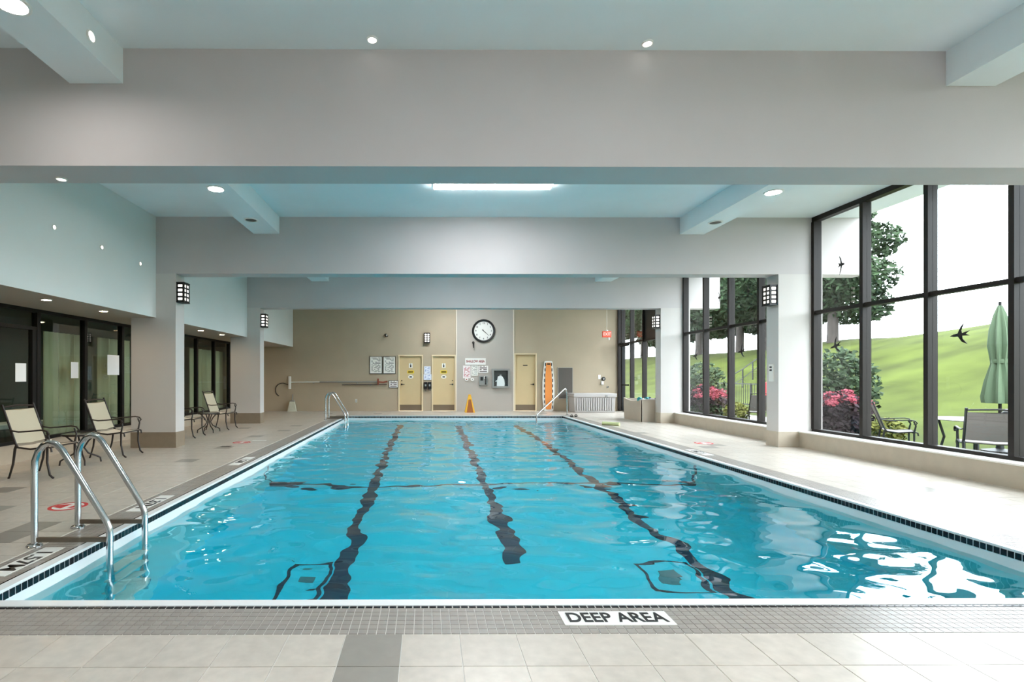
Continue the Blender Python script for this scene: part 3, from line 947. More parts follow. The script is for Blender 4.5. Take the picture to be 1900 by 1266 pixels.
MB().loft([[(-0.165, -0.07, 0), (0.165, -0.07, 0), (0.165, 0.07, 0), (-0.165, 0.07, 0)],
           [(-0.13, -0.06, 0.2), (0.13, -0.06, 0.2), (0.13, 0.06, 0.2), (-0.13, 0.06, 0.2)],
           [(-0.09, -0.04, 0.38), (0.09, -0.04, 0.38), (0.09, 0.05, 0.38), (-0.09, 0.05, 0.38)]]).build('bristles', M_BRISTLE, r)
MB().rbox(-0.09, 0.09, -0.04, 0.05, 0.36, 0.43, 0.012).build('cap', M_GREYM, r)
MB().tube([(0, 0, 0.42), (0.005, 0.07, 0.66)], 0.018, 8).build('handle', M_GREYM, r)
r = thing('wall_outlet', 'white outlet low on the tan end wall', 'outlet', (WX(661), YF, WZ(747)))
MB().rbox(-0.04, 0.04, -0.012, 0, 0, 0.13, 0.004).build('plate', M_WHITEP, r)
for z in (0.035, 0.085):
    MB().box(-0.018, 0.018, -0.015, -0.011, z - 0.012, z + 0.012).build('socket', M_GREYM, r)
# wet floor sign
X, Y = floor_at(871.5, 765.5)
r = thing('wet_floor_sign', 'yellow folding wet floor sign standing in front of the grey panel', 'sign', (X, Y, 0))
for s, nm in ((-1, 'front_panel'), (1, 'rear_panel')):
    P0 = [(-0.19, s * 0.17, 0), (0.19, s * 0.17, 0), (0.05, s * 0.015, 0.64), (-0.05, s * 0.015, 0.64)]
    if s == -1:
        m = MB()
        A = [(-0.19, 0), (-0.13, 0), (-0.045, 0.5), (0.045, 0.5), (0.13, 0), (0.19, 0), (0.05, 0.64), (-0.05, 0.64)]
        m.loft([[(x, -0.17 + 0.155 * z / 0.64, z) for x, z in A], [(x, -0.155 + 0.155 * z / 0.64, z) for x, z in A]])
        m.build(nm, M_YELLOW, r)
        A2 = [(-0.128, 0.0), (0.128, 0.0), (0.05, 0.47), (-0.05, 0.47)]
        MB().loft([[(x, -0.162 + 0.155 * z / 0.64, z) for x, z in A2], [(x, -0.157 + 0.155 * z / 0.64, z) for x, z in A2]]).build('print_panel', mat('dark_amber', (150, 84, 24), 0.5), r)
    else:
        MB().loft([P0, [(x, y - s * 0.012, z) for x, y, z in P0]]).build(nm, M_YELLOW, r)
MB().rbox(-0.05, 0.05, -0.02, 0.02, 0.62, 0.68, 0.008).build('handle', M_YELLOW, r)
# spine board
bx0, bx1 = WX(1006), WX(1028)
r = thing('spine_board', 'orange rescue spine board with white edge leaning on the end wall', 'spine board', ((bx0 + bx1) / 2, YF - 0.06, 0))
hb = WZ(670)
def outline(k):
    return [(-0.17 * k, 0.03), (-0.12 * k, 0.0), (0.12 * k, 0.0), (0.17 * k, 0.03), (0.215 * k, 0.5), (0.215 * k, 1.15), (0.15 * k, hb - 0.05), (0.12 * k, hb), (-0.12 * k, hb), (-0.15 * k, hb - 0.05), (-0.215 * k, 1.15), (-0.215 * k, 0.5)]
srim = MB().prism(outline(1.08), 'y', -0.03, 0.02).build('rim', M_WHITEP, r)
core = [(x * 0.62, 0.07 + z * (1 - 0.14 / hb)) for x, z in outline(1.0)]
MB().prism(core, 'y', -0.045, -0.028).build('board', M_ORANGE, r)
for k in range(9):
    z = 0.16 + k * (hb - 0.3) / 8
    xx = 0.16 if z < 1.3 else 0.16 - 0.05 * (z - 1.3) / 0.6
    for s in (-1, 1):
        MB().box(s * xx - 0.016, s * xx + 0.016, -0.038, -0.029, z - 0.06, z + 0.06).build('hand_slot', M_BLACK, srim)
MB().box(-0.06, 0.06, -0.05, -0.04, hb - 0.15, hb - 0.10).build('hand_slot', M_BLACK, srim)
# dark panel
wallbox('access_panel', 1035, 1063, 682, 740.5, M_DGREY, 'dark grey access panel on the end wall behind the handrail', 'panel', t=0.03, frame=M_FARG)
# small fittings beside the window
r = thing('light_switch', 'white switch plate beside the black wall valve', 'switch', (WX(1112.5), YF, WZ(704)))
MB().rbox(-0.05, 0.05, -0.015, 0, 0, 0.17, 0.005).build('plate', M_WHITEP, r)
MB().box(-0.012, 0.012, -0.025, -0.014, 0.06, 0.11).build('toggle', M_WHITEP, r)
r = thing('wall_valve', 'round black valve on the end wall above the storage chest', 'valve', (WX(1120), YF, WZ(707)))
MB().lathe([(0.075, 0), (0.075, -0.04), (0.04, -0.05), (0.04, -0.02)], (0, 0, 0.08), 'y', 18).build('dial', M_BLACK, r)
MB().disc((0, -0.03, 0.08), 0.035, 'y', 0.05, 12).build('knob', M_GREYM, r)
r = thing('soap_dispenser', 'small white dispenser under the black wall valve', 'dispenser', (WX(1117.5), YF, WZ(714)))
MB().rbox(-0.045, 0.045, -0.08, 0, 0, 0.13, 0.012).build('body', M_WHITEP, r)
MB().box(-0.02, 0.02, -0.09, -0.05, -0.02, 0.01).build('nozzle', M_GREYM, r)
r = thing('wall_bracket', 'small grey bracket low on the end wall near the window', 'bracket', (WX(1128), YF, WZ(720)))
MB().box(-0.04, 0.04, -0.012, 0, 0, 0.06).build('plate', M_GREYM, r)
MB().tube([(0, -0.01, 0.03), (0, -0.07, 0.03), (0.0, -0.08, 0.06)], 0.012, 8).build('hook', M_BLACK, r)
# exit sign
ex = WX(1118)
r = thing('exit_sign', 'red exit sign hanging from a thin rod by the end wall', 'sign', (ex, YF - 0.5, WZ(628) - 0.0))
MB().rbox(-0.17, 0.17, -0.03, 0.03, 0.0, 0.24, 0.008).build('housing', mat('exit_housing', (222, 92, 70), 0.5), r)
MB().box(-0.15, 0.15, -0.036, -0.03, 0.025, 0.215).build('panel', M_EXITG, r)
text('EXIT', 0.16, mat('exit_letters', (250, 226, 214), 0.5), r, (0, -0.038, 0.12), (math.pi / 2, 0, 0), bold=0.003, sx=0.9)
MB().tube([(0, 0, 0.24), (0, 0, ZC - WZ(628))], 0.014, 8).build('rod', M_TRIM, r)
MB().lathe([(0.05, 0.24), (0.05, 0.27), (0.014, 0.29)], (0, 0, 0), 'z', 14).build('canopy', M_WHITEP, r)
MB().rbox(0.05, 0.11, -0.03, 0.03, -0.1, 0.0, 0.008).build('lamp_head', M_WHITEP, r)

# ------------------------------------------------------------------ lamps
def sconce(x, y, z, rz, label):
    """black lantern; local +X points away from the wall, origin at its bottom on the wall"""
    r = thing('wall_lantern', label, 'wall lamp', (x, y, z), rz, group='black wall lanterns')
    D_, W_, Hh = 0.15, 0.115, 0.40
    MB().box(0.0, D_ - 0.012, -W_ + 0.012, W_ - 0.012, 0.02, Hh - 0.02).build('core', M_BLACK, r)
    rows = [0.03 + k * (Hh - 0.06) / 4 for k in range(5)]
    # front grid
    fm = MB()
    for zz in rows:
        fm.box(D_ - 0.014, D_, -W_, W_, zz - 0.017, zz + 0.017)
    for yy in (-W_ + 0.012, 0, W_ - 0.012):
        fm.box(D_ - 0.015, D_ + 0.001, yy - 0.017, yy + 0.017, 0.02, Hh - 0.02)
    for s in (-1, 1):
        ya, yb = (W_ - 0.014, W_ + 0.0005) if s > 0 else (-W_ - 0.0005, -W_ + 0.014)
        for zz in rows:
            fm.box(0, D_ - 0.0145, ya, yb, zz - 0.0175, zz + 0.0175)
        fm.box(0, 0.03, ya, yb, 0.02, Hh - 0.02)
    fm.box(0, D_ + 0.006, -W_ - 0.006, W_ + 0.006, Hh - 0.022, Hh)
    fm.box(0, D_ + 0.006, -W_ - 0.006, W_ + 0.006, 0.0, 0.022)
    fm.box(D_ - 0.034, D_ - 0.0148, W_ - 0.014, W_ + 0.0003, 0.02, Hh - 0.02); fm.box(D_ - 0.034, D_ - 0.0148, -W_ - 0.0003, -W_ + 0.014, 0.02, Hh - 0.02)
    fr_ = fm.build('frame', M_BLACK, r)
    for k in range(4):
        z0_, z1_ = rows[k] + 0.015, rows[k + 1] - 0.015
        for y0_, y1_ in ((-W_ + 0.026, -0.014), (0.014, W_ - 0.026)):
            MB().box(D_ - 0.0125, D_ - 0.008, y0_, y1_, z0_, z1_).build('pane', M_SCPANE, fr_)
        for s in (-1, 1):
            ya = s * (W_ - 0.0105)
            MB().box(0.03, D_ - 0.028, ya - 0.002, ya + 0.002, z0_, z1_).build('pane', M_SCPANE, fr_)
    return r
sconce(-4.87, 10.04, 2.82, 0, 'black lantern on the nearest left column')
sconce(-4.87, 15.05, 2.81, 0, 'black lantern on the second left column')
sconce(6.86, 10.04, 2.78, math.pi, 'black lantern on the column between the large windows')
sconce(6.86, 15.05, 2.79, math.pi, 'black lantern on the column beside the toy bin')
sconce(WX(792.3), YF, WZ(637), -math.pi / 2, 'black lantern above the notices on the end wall')

def downlight(x, y, z, r_, label, lit=True, group=None, warm=False, norm='z'):
    t = thing('recessed_light', label, 'light', (x, y, z), group=group)
    ax = norm
    s = -1 if norm == 'z' else 1
    MB().lathe([(r_, 0.0), (r_, s * 0.012), (r_ * 0.82, s * 0.016), (r_ * 0.78, s * 0.004), (r_ * 0.78, 0.0)], axis=ax, seg=28, closed=True).build('trim_ring', M_WHITEP, t, True)
    c = (0, 0, s * 0.004) if ax == 'z' else (s * 0.004, 0, 0)
    MB().disc(c, r_ * 0.79, ax, 0.006, 28).build('lens', (M_LIGHTW if warm else (M_LIGHT if r_ > 0.1 else M_LIGHTS)) if lit else M_DGREY, t)
    return t
downlight(-3.07, 3.77, 4.15, 0.13, 'large lit round light on the near left ceiling bulkhead')
downlight(-3.10, 7.5, 4.15, 0.13, 'lit round light on the left bulkhead beyond the near beam')
downlight(-3.10, 9.0, 4.15, 0.12, 'unlit round light on the left bulkhead before the middle beam', lit=False)
downlight(5.19, 7.6, 4.15, 0.13, 'lit round light on the right bulkhead near the window')
downlight(5.17, 9.1, 4.15, 0.12, 'unlit round light on the right bulkhead before the middle beam', lit=False)
downlight(-0.50, 4.66, ZC, 0.05, 'small lit round ceiling light left of centre before the near beam')
downlight(2.04, 4.70, ZC, 0.05, 'small lit round ceiling light right of centre before the near beam')
downlight(-2.86, 4.34, 4.28, 0.05, 'small lit round light on the side of the near left bulkhead', norm='x')
downlight(-2.86, 7.35, 4.32, 0.05, 'small lit round light on the side of the left bulkhead past the beam', norm='x')
downlight(-3.66, 5.12, ZB, 0.05, 'small lit round light under the left end of the near beam')
for k, (px, py) in enumerate(((102, 423), (190, 460), (261, 490))):
    d = 5.25 * F / (792 - px)
    downlight(XS, d, H + (697 - py) * d / F, 0.035, ['small white light on the bulkhead wall, nearest of the three', 'small white light on the bulkhead wall, middle of the three', 'small white light on the bulkhead wall, farthest of the three'][k], norm='x', group='small bulkhead lights')
SOFL = ['warm soffit downlight beside the viewer, outside the left edge', 'warm soffit downlight before the near beam', 'warm soffit downlight just left of the glass door',
        'warm soffit downlight above the glass door and nearest chair', 'warm soffit downlight above the second sling chair', 'warm soffit downlight hidden behind the first left column',
        'warm soffit downlight just past the first left column', 'nearer of two warm soffit downlights above the far chairs', 'farther of two warm soffit downlights above the far chairs',
        'warm soffit downlight behind the second left column', 'warm soffit downlight by the end wall']
for k, y in enumerate((3.5, 5.0, 6.2, 7.5, 8.82, 10.1, 11.4, 12.6, 13.9, 15.4, 17.2)):
    downlight(-5.58, y, ZS, 0.075, SOFL[k], warm=True, group='soffit downlights')

for k, y in enumerate((8.2, 10.6, 15.2)):
    downlight(XL - 1.4, y, ZS, 0.09, ['downlight in the dark room behind the glass door', 'downlight in the dark room behind the beige curtains', 'downlight in the dark room behind the far glass panes'][k], warm=True, group='downlights behind the glass')

def strip_light(x0, x1, y0, y1, label):
    r = thing('fluorescent_light', label, 'ceiling light', ((x0 + x1) / 2, (y0 + y1) / 2, ZC))
    a, b = (x1 - x0) / 2, (y1 - y0) / 2
    MB().box(-a, a, -b, b, -0.02, 0).build('housing', M_WHITEP, r)
    MB().box(-a + 0.02, a - 0.02, -b + 0.02, b - 0.02, -0.04, -0.02).build('diffuser', M_TUBE, r)
strip_light(0.10, 2.03, 8.02, 8.34, 'long lit fluorescent ceiling panel beyond the near beam')
strip_light(0.10, 2.03, 0.6, 1.0, 'added fluorescent ceiling panel above the viewer, out of view')  # added lamp out of view, brightens the near deck
strip_light(0.10, 2.03, 11.6, 12.0, 'long fluorescent ceiling panel behind the middle beam')
strip_light(0.10, 2.03, 17.6, 18.0, 'added fluorescent ceiling panel near the end wall, hidden by the beams')  # added unseen lamp that lifts the end wall

# ------------------------------------------------------------------ rails and ladders
def arc(c, r, a0, a1, n, u, v):
    c, u, v = Vector(c), Vector(u), Vector(v)
    return [tuple(c + u * (r * math.cos(math.radians(a0 + (a1 - a0) * k / n))) + v * (r * math.sin(math.radians(a0 + (a1 - a0) * k / n)))) for k in range(n + 1)]
def ladder(x, y, label, steps=True):
    """pool ladder on the left edge; origin on the deck between its two rails"""
    r = thing('pool_ladder', label, 'ladder', (x, y, 0))
    for s in (-0.26, 0.26):
        pts = [(0, s, 0.0), (0, s, 0.62), (0.004, s, 0.70), (0.03, s, 0.775), (0.075, s, 0.83), (0.125, s, 0.85), (0.18, s, 0.835), (0.225, s, 0.79), (0.30, s, 0.675),
               (0.585, s, 0.21), (0.61, s, 0.15), (0.615, s, 0.09), (0.615, s, -1.25)]
        rl = MB().tube(pts, 0.026, 14).build('rail', M_STEEL, r, True)
        MB().lathe([(0.026, 0.0), (0.058, 0.0), (0.058, 0.010), (0.046, 0.022), (0.026, 0.026)], (0, s, 0), 'z', 20).build('flange', M_STEEL, rl, True)
        MB().rbox(0.0, 0.60, s - 0.012, s + 0.012, 0.035, 0.075, 0.004).build('tie_bar', mat('tie_bar_bronze', (120, 110, 96), 0.35, metal=0.6), r)
    for k in range(4):
        z = -0.32 - k * 0.27
        MB().rbox(0.545, 0.66, -0.25, 0.25, z - 0.025, z + 0.012, 0.008).build('tread', M_WHITEP, r)
    return r
ladder(-3.215, 4.45, 'large stainless pool ladder on the left edge near the viewer')
ladder(-3.19, 16.33, 'distant stainless pool ladder at the far left corner')
r = thing('stair_handrail', 'single sloping stainless handrail at the far right pool corner', 'handrail', (5.0, 18.05, 0))
A, B = Vector((0, 0, 0)), Vector((-1.32, -1.0, 0))
dirn = (B - A)
def on(t, z): return tuple(A + dirn * t + Vector((0, 0, z)))
MB().tube([on(0.02, 0.0), on(0.02, 0.4), on(0.03, 0.78), on(0.05, 0.88), on(0.09, 0.93), on(0.14, 0.90), on(0.2, 0.84), on(0.93, 0.15), on(0.985, 0.09), on(1.0, 0.03), on(1.0, -0.9)], 0.026, 12).build('rail', M_STEEL, r, True)
MB().lathe([(0.026, 0.0), (0.06, 0.0), (0.06, 0.012), (0.026, 0.03)], on(0.02, 0), 'z', 18).build('flange', M_STEEL, r, True)

# ------------------------------------------------------------------ deck markings
def plaque(x0, x1, y0, y1, label, body, size, rot, sx=1.0):
    r = thing('deck_marker', label, 'floor sign', ((x0 + x1) / 2, (y0 + y1) / 2, 0.0))
    a, b = (x1 - x0) / 2, (y1 - y0) / 2
    MB().box(-a, a, -b, b, -0.004, 0.003).build('plate', M_WHITEP, r)
    text(body, size, M_BLACK, r, (0, 0, 0.0045), (0, 0, rot), bold=0.003, sx=sx)
    return r
plaque(0.775, 1.405, 2.845, 3.012, 'white DEEP AREA tile sign set in the near mosaic border', 'DEEP AREA', 0.155, 0, 0.74)
plaque(-3.10, -2.94, 3.56, 4.16, 'white 1.57M depth marker beside the near ladder', '1.57M', 0.17, -math.pi / 2, 1.0)
plaque(-3.10, -2.94, 5.25, 5.95, 'white depth marker on the mosaic beyond the near ladder', '1.37M', 0.17, -math.pi / 2, 1.1)
plaque(-3.10, -2.94, 7.95, 8.75, 'white depth marker farther along the left pool edge', '1.2M', 0.17, -math.pi / 2, 1.1)
plaque(4.88, 5.04, 8.9, 9.6, 'white depth marker on the right pool edge', '1.2M', 0.17, math.pi / 2, 1.1)
tag(MB().box(-3.75, -3.45, 10.9, 11.02, -0.004, 0.003).build('deck_strip', M_WHITEP), 'thin plain white strip set in the left deck', 'floor strip')
def red_decal(px, py, label, rr=0.18):
    X, Y = floor_at(px, py)
    r = thing('floor_decal', label, 'floor sign', (X, Y, 0.0), group='red round floor decals')
    MB().lathe([(rr * 0.80, 0.002), (rr, 0.002), (rr, -0.002), (rr * 0.80, -0.002)], axis='z', seg=36, closed=True).build('ring', M_RED, r)
    MB().disc((0, 0, 0.0005), rr * 0.80, 'z', 0.002, 32).build('disc', M_WHITEP, r)
    bar = MB()
    c, s = math.cos(0.35), math.sin(0.35)
    q = [(-rr * 0.8, -rr * 0.42), (rr * 0.8, -rr * 0.42), (rr * 0.8, rr * 0.42), (-rr * 0.8, rr * 0.42)]
    q = [(-0.75 * rr, -0.2 * rr), (-0.1 * rr, -0.5 * rr), (-0.1 * rr, 0.5 * rr), (-0.75 * rr, 0.2 * rr)]
    bar.prism(q, 'z', 0.0015, 0.0028)
    bar.prism([(0.25 * rr, -0.45 * rr), (0.75 * rr, -0.2 * rr), (0.75 * rr, 0.2 * rr), (0.25 * rr, 0.45 * rr)], 'z', 0.0015, 0.0028)
    bar.build('symbol', M_RED, r)
red_decal(129, 939, 'red round decal on the left deck behind the near ladder')
red_decal(449, 821, 'red round decal on the left deck beyond the first column')
red_decal(1307, 823, 'faint red round decal on the bright right deck')
X, Y = floor_at(420, 828.5)
r = thing('deck_drain', 'small dark floor drain on the left deck', 'drain', (X, Y, 0))
MB().box(-0.09, 0.09, -0.06, 0.06, -0.01, 0.003).build('grate', M_BLACK, r)
MB().box(-0.07, 0.07, -0.006, 0.006, 0.003, 0.006).build('bar', M_GREYM, r)

# ------------------------------------------------------------------ sling chairs and side tables
def sling_chair(label, loc, rz, sling=M_SLING, frame=M_BROWNM, seatm=M_SEATW):
    """faces +X"""
    r = thing('sling_chair', label, 'chair', loc, rz, group=None)
    w = 0.27
    for s in (-1, 1):
        y = s * w
        MB().tube([(-0.385, y, 1.0), (-0.375, y, 0.975), (-0.20, y, 0.47), (-0.17, y, 0.42)], 0.014, 8).build('back_post', frame, r, True)
        MB().tube([(-0.19, y, 0.45), (-0.21, y, 0.40), (-0.235, y, 0.2), (-0.29, y, 0.012), (-0.30, y, 0.012)], [0.017, 0.017, 0.015, 0.014, 0.016], 8).build('leg', frame, r, True)
        MB().tube([(0.22, y, 0.63), (0.25, y, 0.55), (0.225, y, 0.42), (0.225, y, 0.22), (0.26, y, 0.05), (0.30, y, 0.012), (0.31, y, 0.012)], [0.013, 0.013, 0.016, 0.015, 0.014, 0.014, 0.016], 8).build('leg', frame, r, True)
        arm = [(-0.27, y * 1.02, 0.655), (-0.15, y * 1.06, 0.635), (0.0, y * 1.08, 0.645), (0.16, y * 1.08, 0.66), (0.235, y * 1.08, 0.645), (0.265, y * 1.08, 0.605), (0.245, y * 1.08, 0.575), (0.215, y * 1.08, 0.59)]
        MB().tube(arm, 0.014, 8, flat=0.8).build('armrest', frame, r, True)
        MB().tube([(-0.19, y, 0.425), (0.0, y, 0.40), (0.22, y, 0.43), (0.275, y, 0.415), (0.285, y, 0.36)], 0.013, 8).build('seat_rail', frame, r, True)
    MB().tube([(0.255, -w, 0.42), (0.265, 0, 0.425), (0.255, w, 0.42)], 0.012, 8).build('front_rail', frame, r, True)
    bk = MB().tube([(-0.372, -w, 0.965), (-0.385, 0, 0.985), (-0.372, w, 0.965)], 0.013, 8)
    bk.build('top_rail', frame, r, True)
    def sheet(profile, t=0.006):
        m = MB()
        rings = []
        for x, z in profile:
            rings.append([(x, -w + 0.012, z), (x + 0.012, 0, z - 0.012), (x, w - 0.012, z), (x - t, w - 0.012, z - t * 0.5), (x - t + 0.012, 0, z - 0.012 - t * 0.5), (x - t, -w + 0.012, z - t * 0.5)])
        return m.loft(rings)
    sheet([(-0.36, 0.93), (-0.30, 0.76), (-0.24, 0.60), (-0.195, 0.475)]).build('back_sling', sling, r, True)
    sh = MB()
    rings = []
    for x, z in ((-0.19, 0.44), (-0.1, 0.42), (0.03, 0.41), (0.15, 0.425), (0.25, 0.435)):
        rings.append([(x, -w + 0.012, z), (x, 0, z - 0.012), (x, w - 0.012, z), (x, w - 0.012, z - 0.012), (x, 0, z - 0.026), (x, -w + 0.012, z - 0.012)])
    sh.loft(rings).build('seat_sling', seatm, r, True)
    return r
def side_table(label, loc, top=M_SEATW, frame=M_BROWNM):
    r = thing('side_table', label, 'table', loc)
    MB().lathe([(0.0, 0.47), (0.235, 0.47), (0.245, 0.478), (0.235, 0.486), (0.0, 0.486)], axis='z', seg=28).build('table_top', mat('table_glass', (120, 122, 116), 0.15), r, True)
    MB().lathe([(0.238, 0.462), (0.256, 0.462), (0.256, 0.488), (0.238, 0.488)], axis='z', seg=28, closed=True).build('rim', frame, r, True)
    for k in range(4):
        a = math.radians(45 + 90 * k)
        c, s = math.cos(a), math.sin(a)
        pts = [(0.20 * c, 0.20 * s, 0.465), (0.10 * c, 0.10 * s, 0.36), (0.045 * c, 0.045 * s, 0.26), (0.10 * c, 0.10 * s, 0.17), (0.22 * c, 0.22 * s, 0.11), (0.265 * c, 0.265 * s, 0.08), (0.275 * c, 0.275 * s, 0.012)]
        MB().tube(pts, 0.013, 8).build('leg', frame, r, True)
    return r
ch = sling_chair('beige sling chair nearest the viewer, by the dark glass door', (-5.37, 7.2, 0), 0.0)
dup(ch, (-5.42, 8.93, 0), 0.03, 'beige sling chair just before the first left column')
dup(ch, (-5.46, 11.62, 0), 0.02, 'beige sling chair half hidden behind the first left column')
dup(ch, (-5.36, 13.35, 0), -0.04, 'beige sling chair just before the second left column')
side_table('small dark side table between the two nearer sling chairs', (-5.45, 8.05, 0))
side_table('small dark side table between the two farther sling chairs', (-5.34, 12.5, 0))

# ------------------------------------------------------------------ things on the right deck
bx0, bx1 = 5.55, 7.12
r = thing('storage_chest', 'pale grey ribbed storage chest against the end wall', 'chest', ((bx0 + bx1) / 2 + 0.0, YF - 0.42, 0))
w = (bx1 - bx0) / 2
MB().loft([[(-w + 0.03, -0.38, 0), (w - 0.03, -0.38, 0), (w - 0.03, 0.38, 0), (-w + 0.03, 0.38, 0)], [(-w, -0.4, 0.58), (w, -0.4, 0.58), (w, 0.4, 0.58), (-w, 0.4, 0.58)]]).build('body', M_RESIN, r)
chest = r.children[-1]
chest_lid = MB().rbox(-w - 0.03, w + 0.03, -0.46, 0.41, 0.58, 0.72, 0.02).build('lid', M_RESIN, r)
for k in range(16):
    x = -w + 0.13 + k * (2 * w - 0.26) / 15
    MB().box(x - 0.025, x + 0.025, -0.44, -0.385, 0.08, 0.54).build('slat', M_RESIN, chest)
MB().box(-w + 0.03, w - 0.03, -0.412, -0.38, 0.02, 0.07).build('bottom_rail', M_RESIN, r)
MB().box(0.38, 0.46, -0.475, -0.45, 0.58, 0.66).build('latch', M_GREYM, chest_lid)
# toy bin
r = thing('toy_bin', 'taupe resin bin full of pool toys beside the window column', 'bin', (6.93, 15.98, 0))
hx, hy, hh = 0.47, 0.66, 0.66
def wallq(x0, x1, y0, y1):
    return MB().box(x0, x1, y0, y1, 0, hh)
lw_ = MB()
N = 14
rings = []
for k in range(N + 1):
    y = -hy + 2 * hy * k / N
    zt_ = hh - 0.06 * math.sin(math.pi * k / N) + 0.02 * (k / N)
    rings.append([(-hx, y, 0), (-hx - 0.02, y, zt_), (-hx + 0.025, y, zt_), (-hx + 0.03, y, 0)])
lw_.loft(rings)
lw_.build('side_wall', M_TAUPE, r)
MB().box(hx - 0.03, hx, -hy, hy, 0, hh).build('side_wall', M_TAUPE, r)
MB().box(-hx, hx, -hy, -hy + 0.03, 0, hh).build('front_wall', M_TAUPE, r)
MB().box(-hx, hx, hy - 0.03, hy, 0, hh).build('rear_wall', M_TAUPE, r)
MB().box(-hx + 0.03, hx - 0.03, -hy + 0.03, hy - 0.03, 0.0, 0.04).build('bottom', M_TAUPE, r)
MB().box(-hx - 0.03, hx + 0.02, -hy - 0.02, -hy + 0.045, hh, hh + 0.025).build('rim', M_RESIN, r)
MB().rbox(-hx + 0.03, hx - 0.03, -hy + 0.03, hy - 0.03, 0.04, 0.575, 0.01).build('lining', M_DGREY, r)
def dumbbell(x, y, z, ang, m_, label):
    t = thing('foam_dumbbell', label, 'foam dumbbell', (x, y, z), ang)
    MB().tube([(-0.12, 0, 0.07), (0.12, 0, 0.07)], 0.02, 8).build('bar', M_WHITEP, t)
    for s in (-1, 1):
        MB().tube([(s * 0.12, 0, 0.07), (s * 0.19, 0, 0.07)], 0.07, 14).build('float', m_, t)
dumbbell(6.62, 15.55, 0.60, 0.5, M_TEAL, 'teal foam dumbbell at the front of the toy bin')
dumbbell(6.70, 16.0, 0.58, 1.2, M_TEAL, 'teal foam dumbbell in the middle of the toy bin')
dumbbell(6.95, 15.62, 0.60, 2.0, mat('navy_foam', (30, 60, 90), 0.7), 'navy foam dumbbell at the window side of the toy bin')
X, Y = floor_at(1118, 789)
X2, Y2 = floor_at(1150, 791)
tag(MB().tube([(X, Y, 0.05), ((X + X2) / 2, (Y + Y2) / 2 + 0.04, 0.045), (X2, Y2, 0.05)], [0.048] * 3, 12).build('pool_noodle', M_LIME, smooth=True), 'pale lime pool noodle lying on the right deck', 'pool noodle')
X, Y = floor_at(1066, 774)
for k, s in enumerate((-0.09, 0.09)):
    r = thing('sandal', ['left', 'right'][k] + ' one of the black sandals by the far right pool corner', 'sandal', (X + s, Y + k * 0.12, 0), 1.2, group='black sandals on the deck')
    sole = [(-0.13, -0.035), (-0.05, -0.04), (0.06, -0.05), (0.13, -0.02), (0.13, 0.03), (0.06, 0.05), (-0.05, 0.035), (-0.13, 0.03)]
    MB().prism(sole, 'z', 0.0, 0.03).build('sole', M_BLACK, r)
    MB().tube([(0.0, -0.045, 0.02), (0.03, -0.02, 0.07), (0.03, 0.02, 0.07), (0.0, 0.045, 0.02)], 0.012, 6).build('strap', M_BLACK, r)

# bird decals on the panes
def bird(px, py, size, ang, label, su=1.0):
    d = XR * F / (px - 792)
    z = H + (697 - py) * d / F
    o = [(-0.5, 0.0), (-0.32, 0.07), (-0.1, 0.08), (0.08, 0.42), (0.30, 0.62), (0.10, 0.22), (0.12, 0.07), (0.5, 0.14), (0.30, 0.0), (0.5, -0.12), (0.12, -0.07), (0.12, -0.22), (0.34, -0.55), (0.06, -0.38), (-0.1, -0.08), (-0.32, -0.06)]
    c, s = math.cos(ang), math.sin(ang)
    # on screen +u runs towards the viewer (-Y)
    poly = [(d - size * (u * c - v * s), z + size * (u * s + v * c)) for u, v in ((p[0] * su, p[1]) for p in o)]
    tag(MB().prism(poly, 'x', XR - 0.0085, XR - 0.0045).build('bird_decal', M_DECAL), label, 'decal', 'bird decals on the window panes')
bird(1787, 621, 0.27, 0.1, 'large dark bird decal in front of the hillside')
bird(1565, 490, 0.30, math.pi, 'dark bird decal high on the first pane of the large window', 0.5)
bird(1554, 642, 0.26, 0.3, 'dark bird decal in front of the flowering shrub')
bird(1337, 552, 0.28, math.pi, 'dark bird decal high on the farther window against the white sky', 0.5)
bird(1378, 652, 0.30, 0.15, 'dark bird decal low on the farther window in front of the lawn')
bird(1292, 660, 0.28, 0.2, 'dark bird decal on the pane next to the second window column')
bird(1391, 540, 0.28, math.pi, 'dark bird decal in front of the dark trees', 0.5)
bird(1190, 660, 0.24, 0.2, 'dark bird decal on the pane above the toy bin')

# switch plate on the right column
r = thing('wall_switch', 'pale switch plate on the side of the column between the windows', 'switch', (6.86, 10.08, 1.28))
MB().box(-0.03, 0, -0.06, 0.06, 0.0, 0.34).build('plate', M_WHITEP, r)
for z in (0.21, 0.27):
    MB().box(-0.036, -0.029, -0.03, 0.03, z, z + 0.03).build('button', M_BLACK, r)

# ------------------------------------------------------------------ outdoors
def sm(a, b, x):
    t = max(0.0, min(1.0, (x - a) / (b - a)))   # also works when a > b
    return t * t * (3 - 2 * t)
def gz(x, y):
    base = -0.12 + sm(11.5, 29.0, x) * 3.8 * (1.0 + 0.22 * sm(30, 18, y) + 0.03 * math.sin(y * 0.21 + 0.6)) - sm(30, 60, x) * 3.0
    return base + 0.10 * noise.noise((x * 0.25, y * 0.25, 0.0)) * sm(11, 16, x)
gx = [8.05 + 0.6 * k for k in range(46)] + [36 + 6 * k for k in range(12)]
gy = [-30 + 1.2 * k for k in range(100)]
lm = MB()
lm.v = [(x, y, gz(x, y)) for y in gy for x in gx]
nxg = len(gx)
lm.f = [(j * nxg + i, j * nxg + i + 1, (j + 1) * nxg + i + 1, (j + 1) * nxg + i) for j in range(len(gy) - 1) for i in range(nxg - 1)]
tag(lm.build('lawn', M_LAWN, smooth=True, o=(0, 0, 0)), 'sloping green lawn outside the windows', 'lawn', kind='stuff')
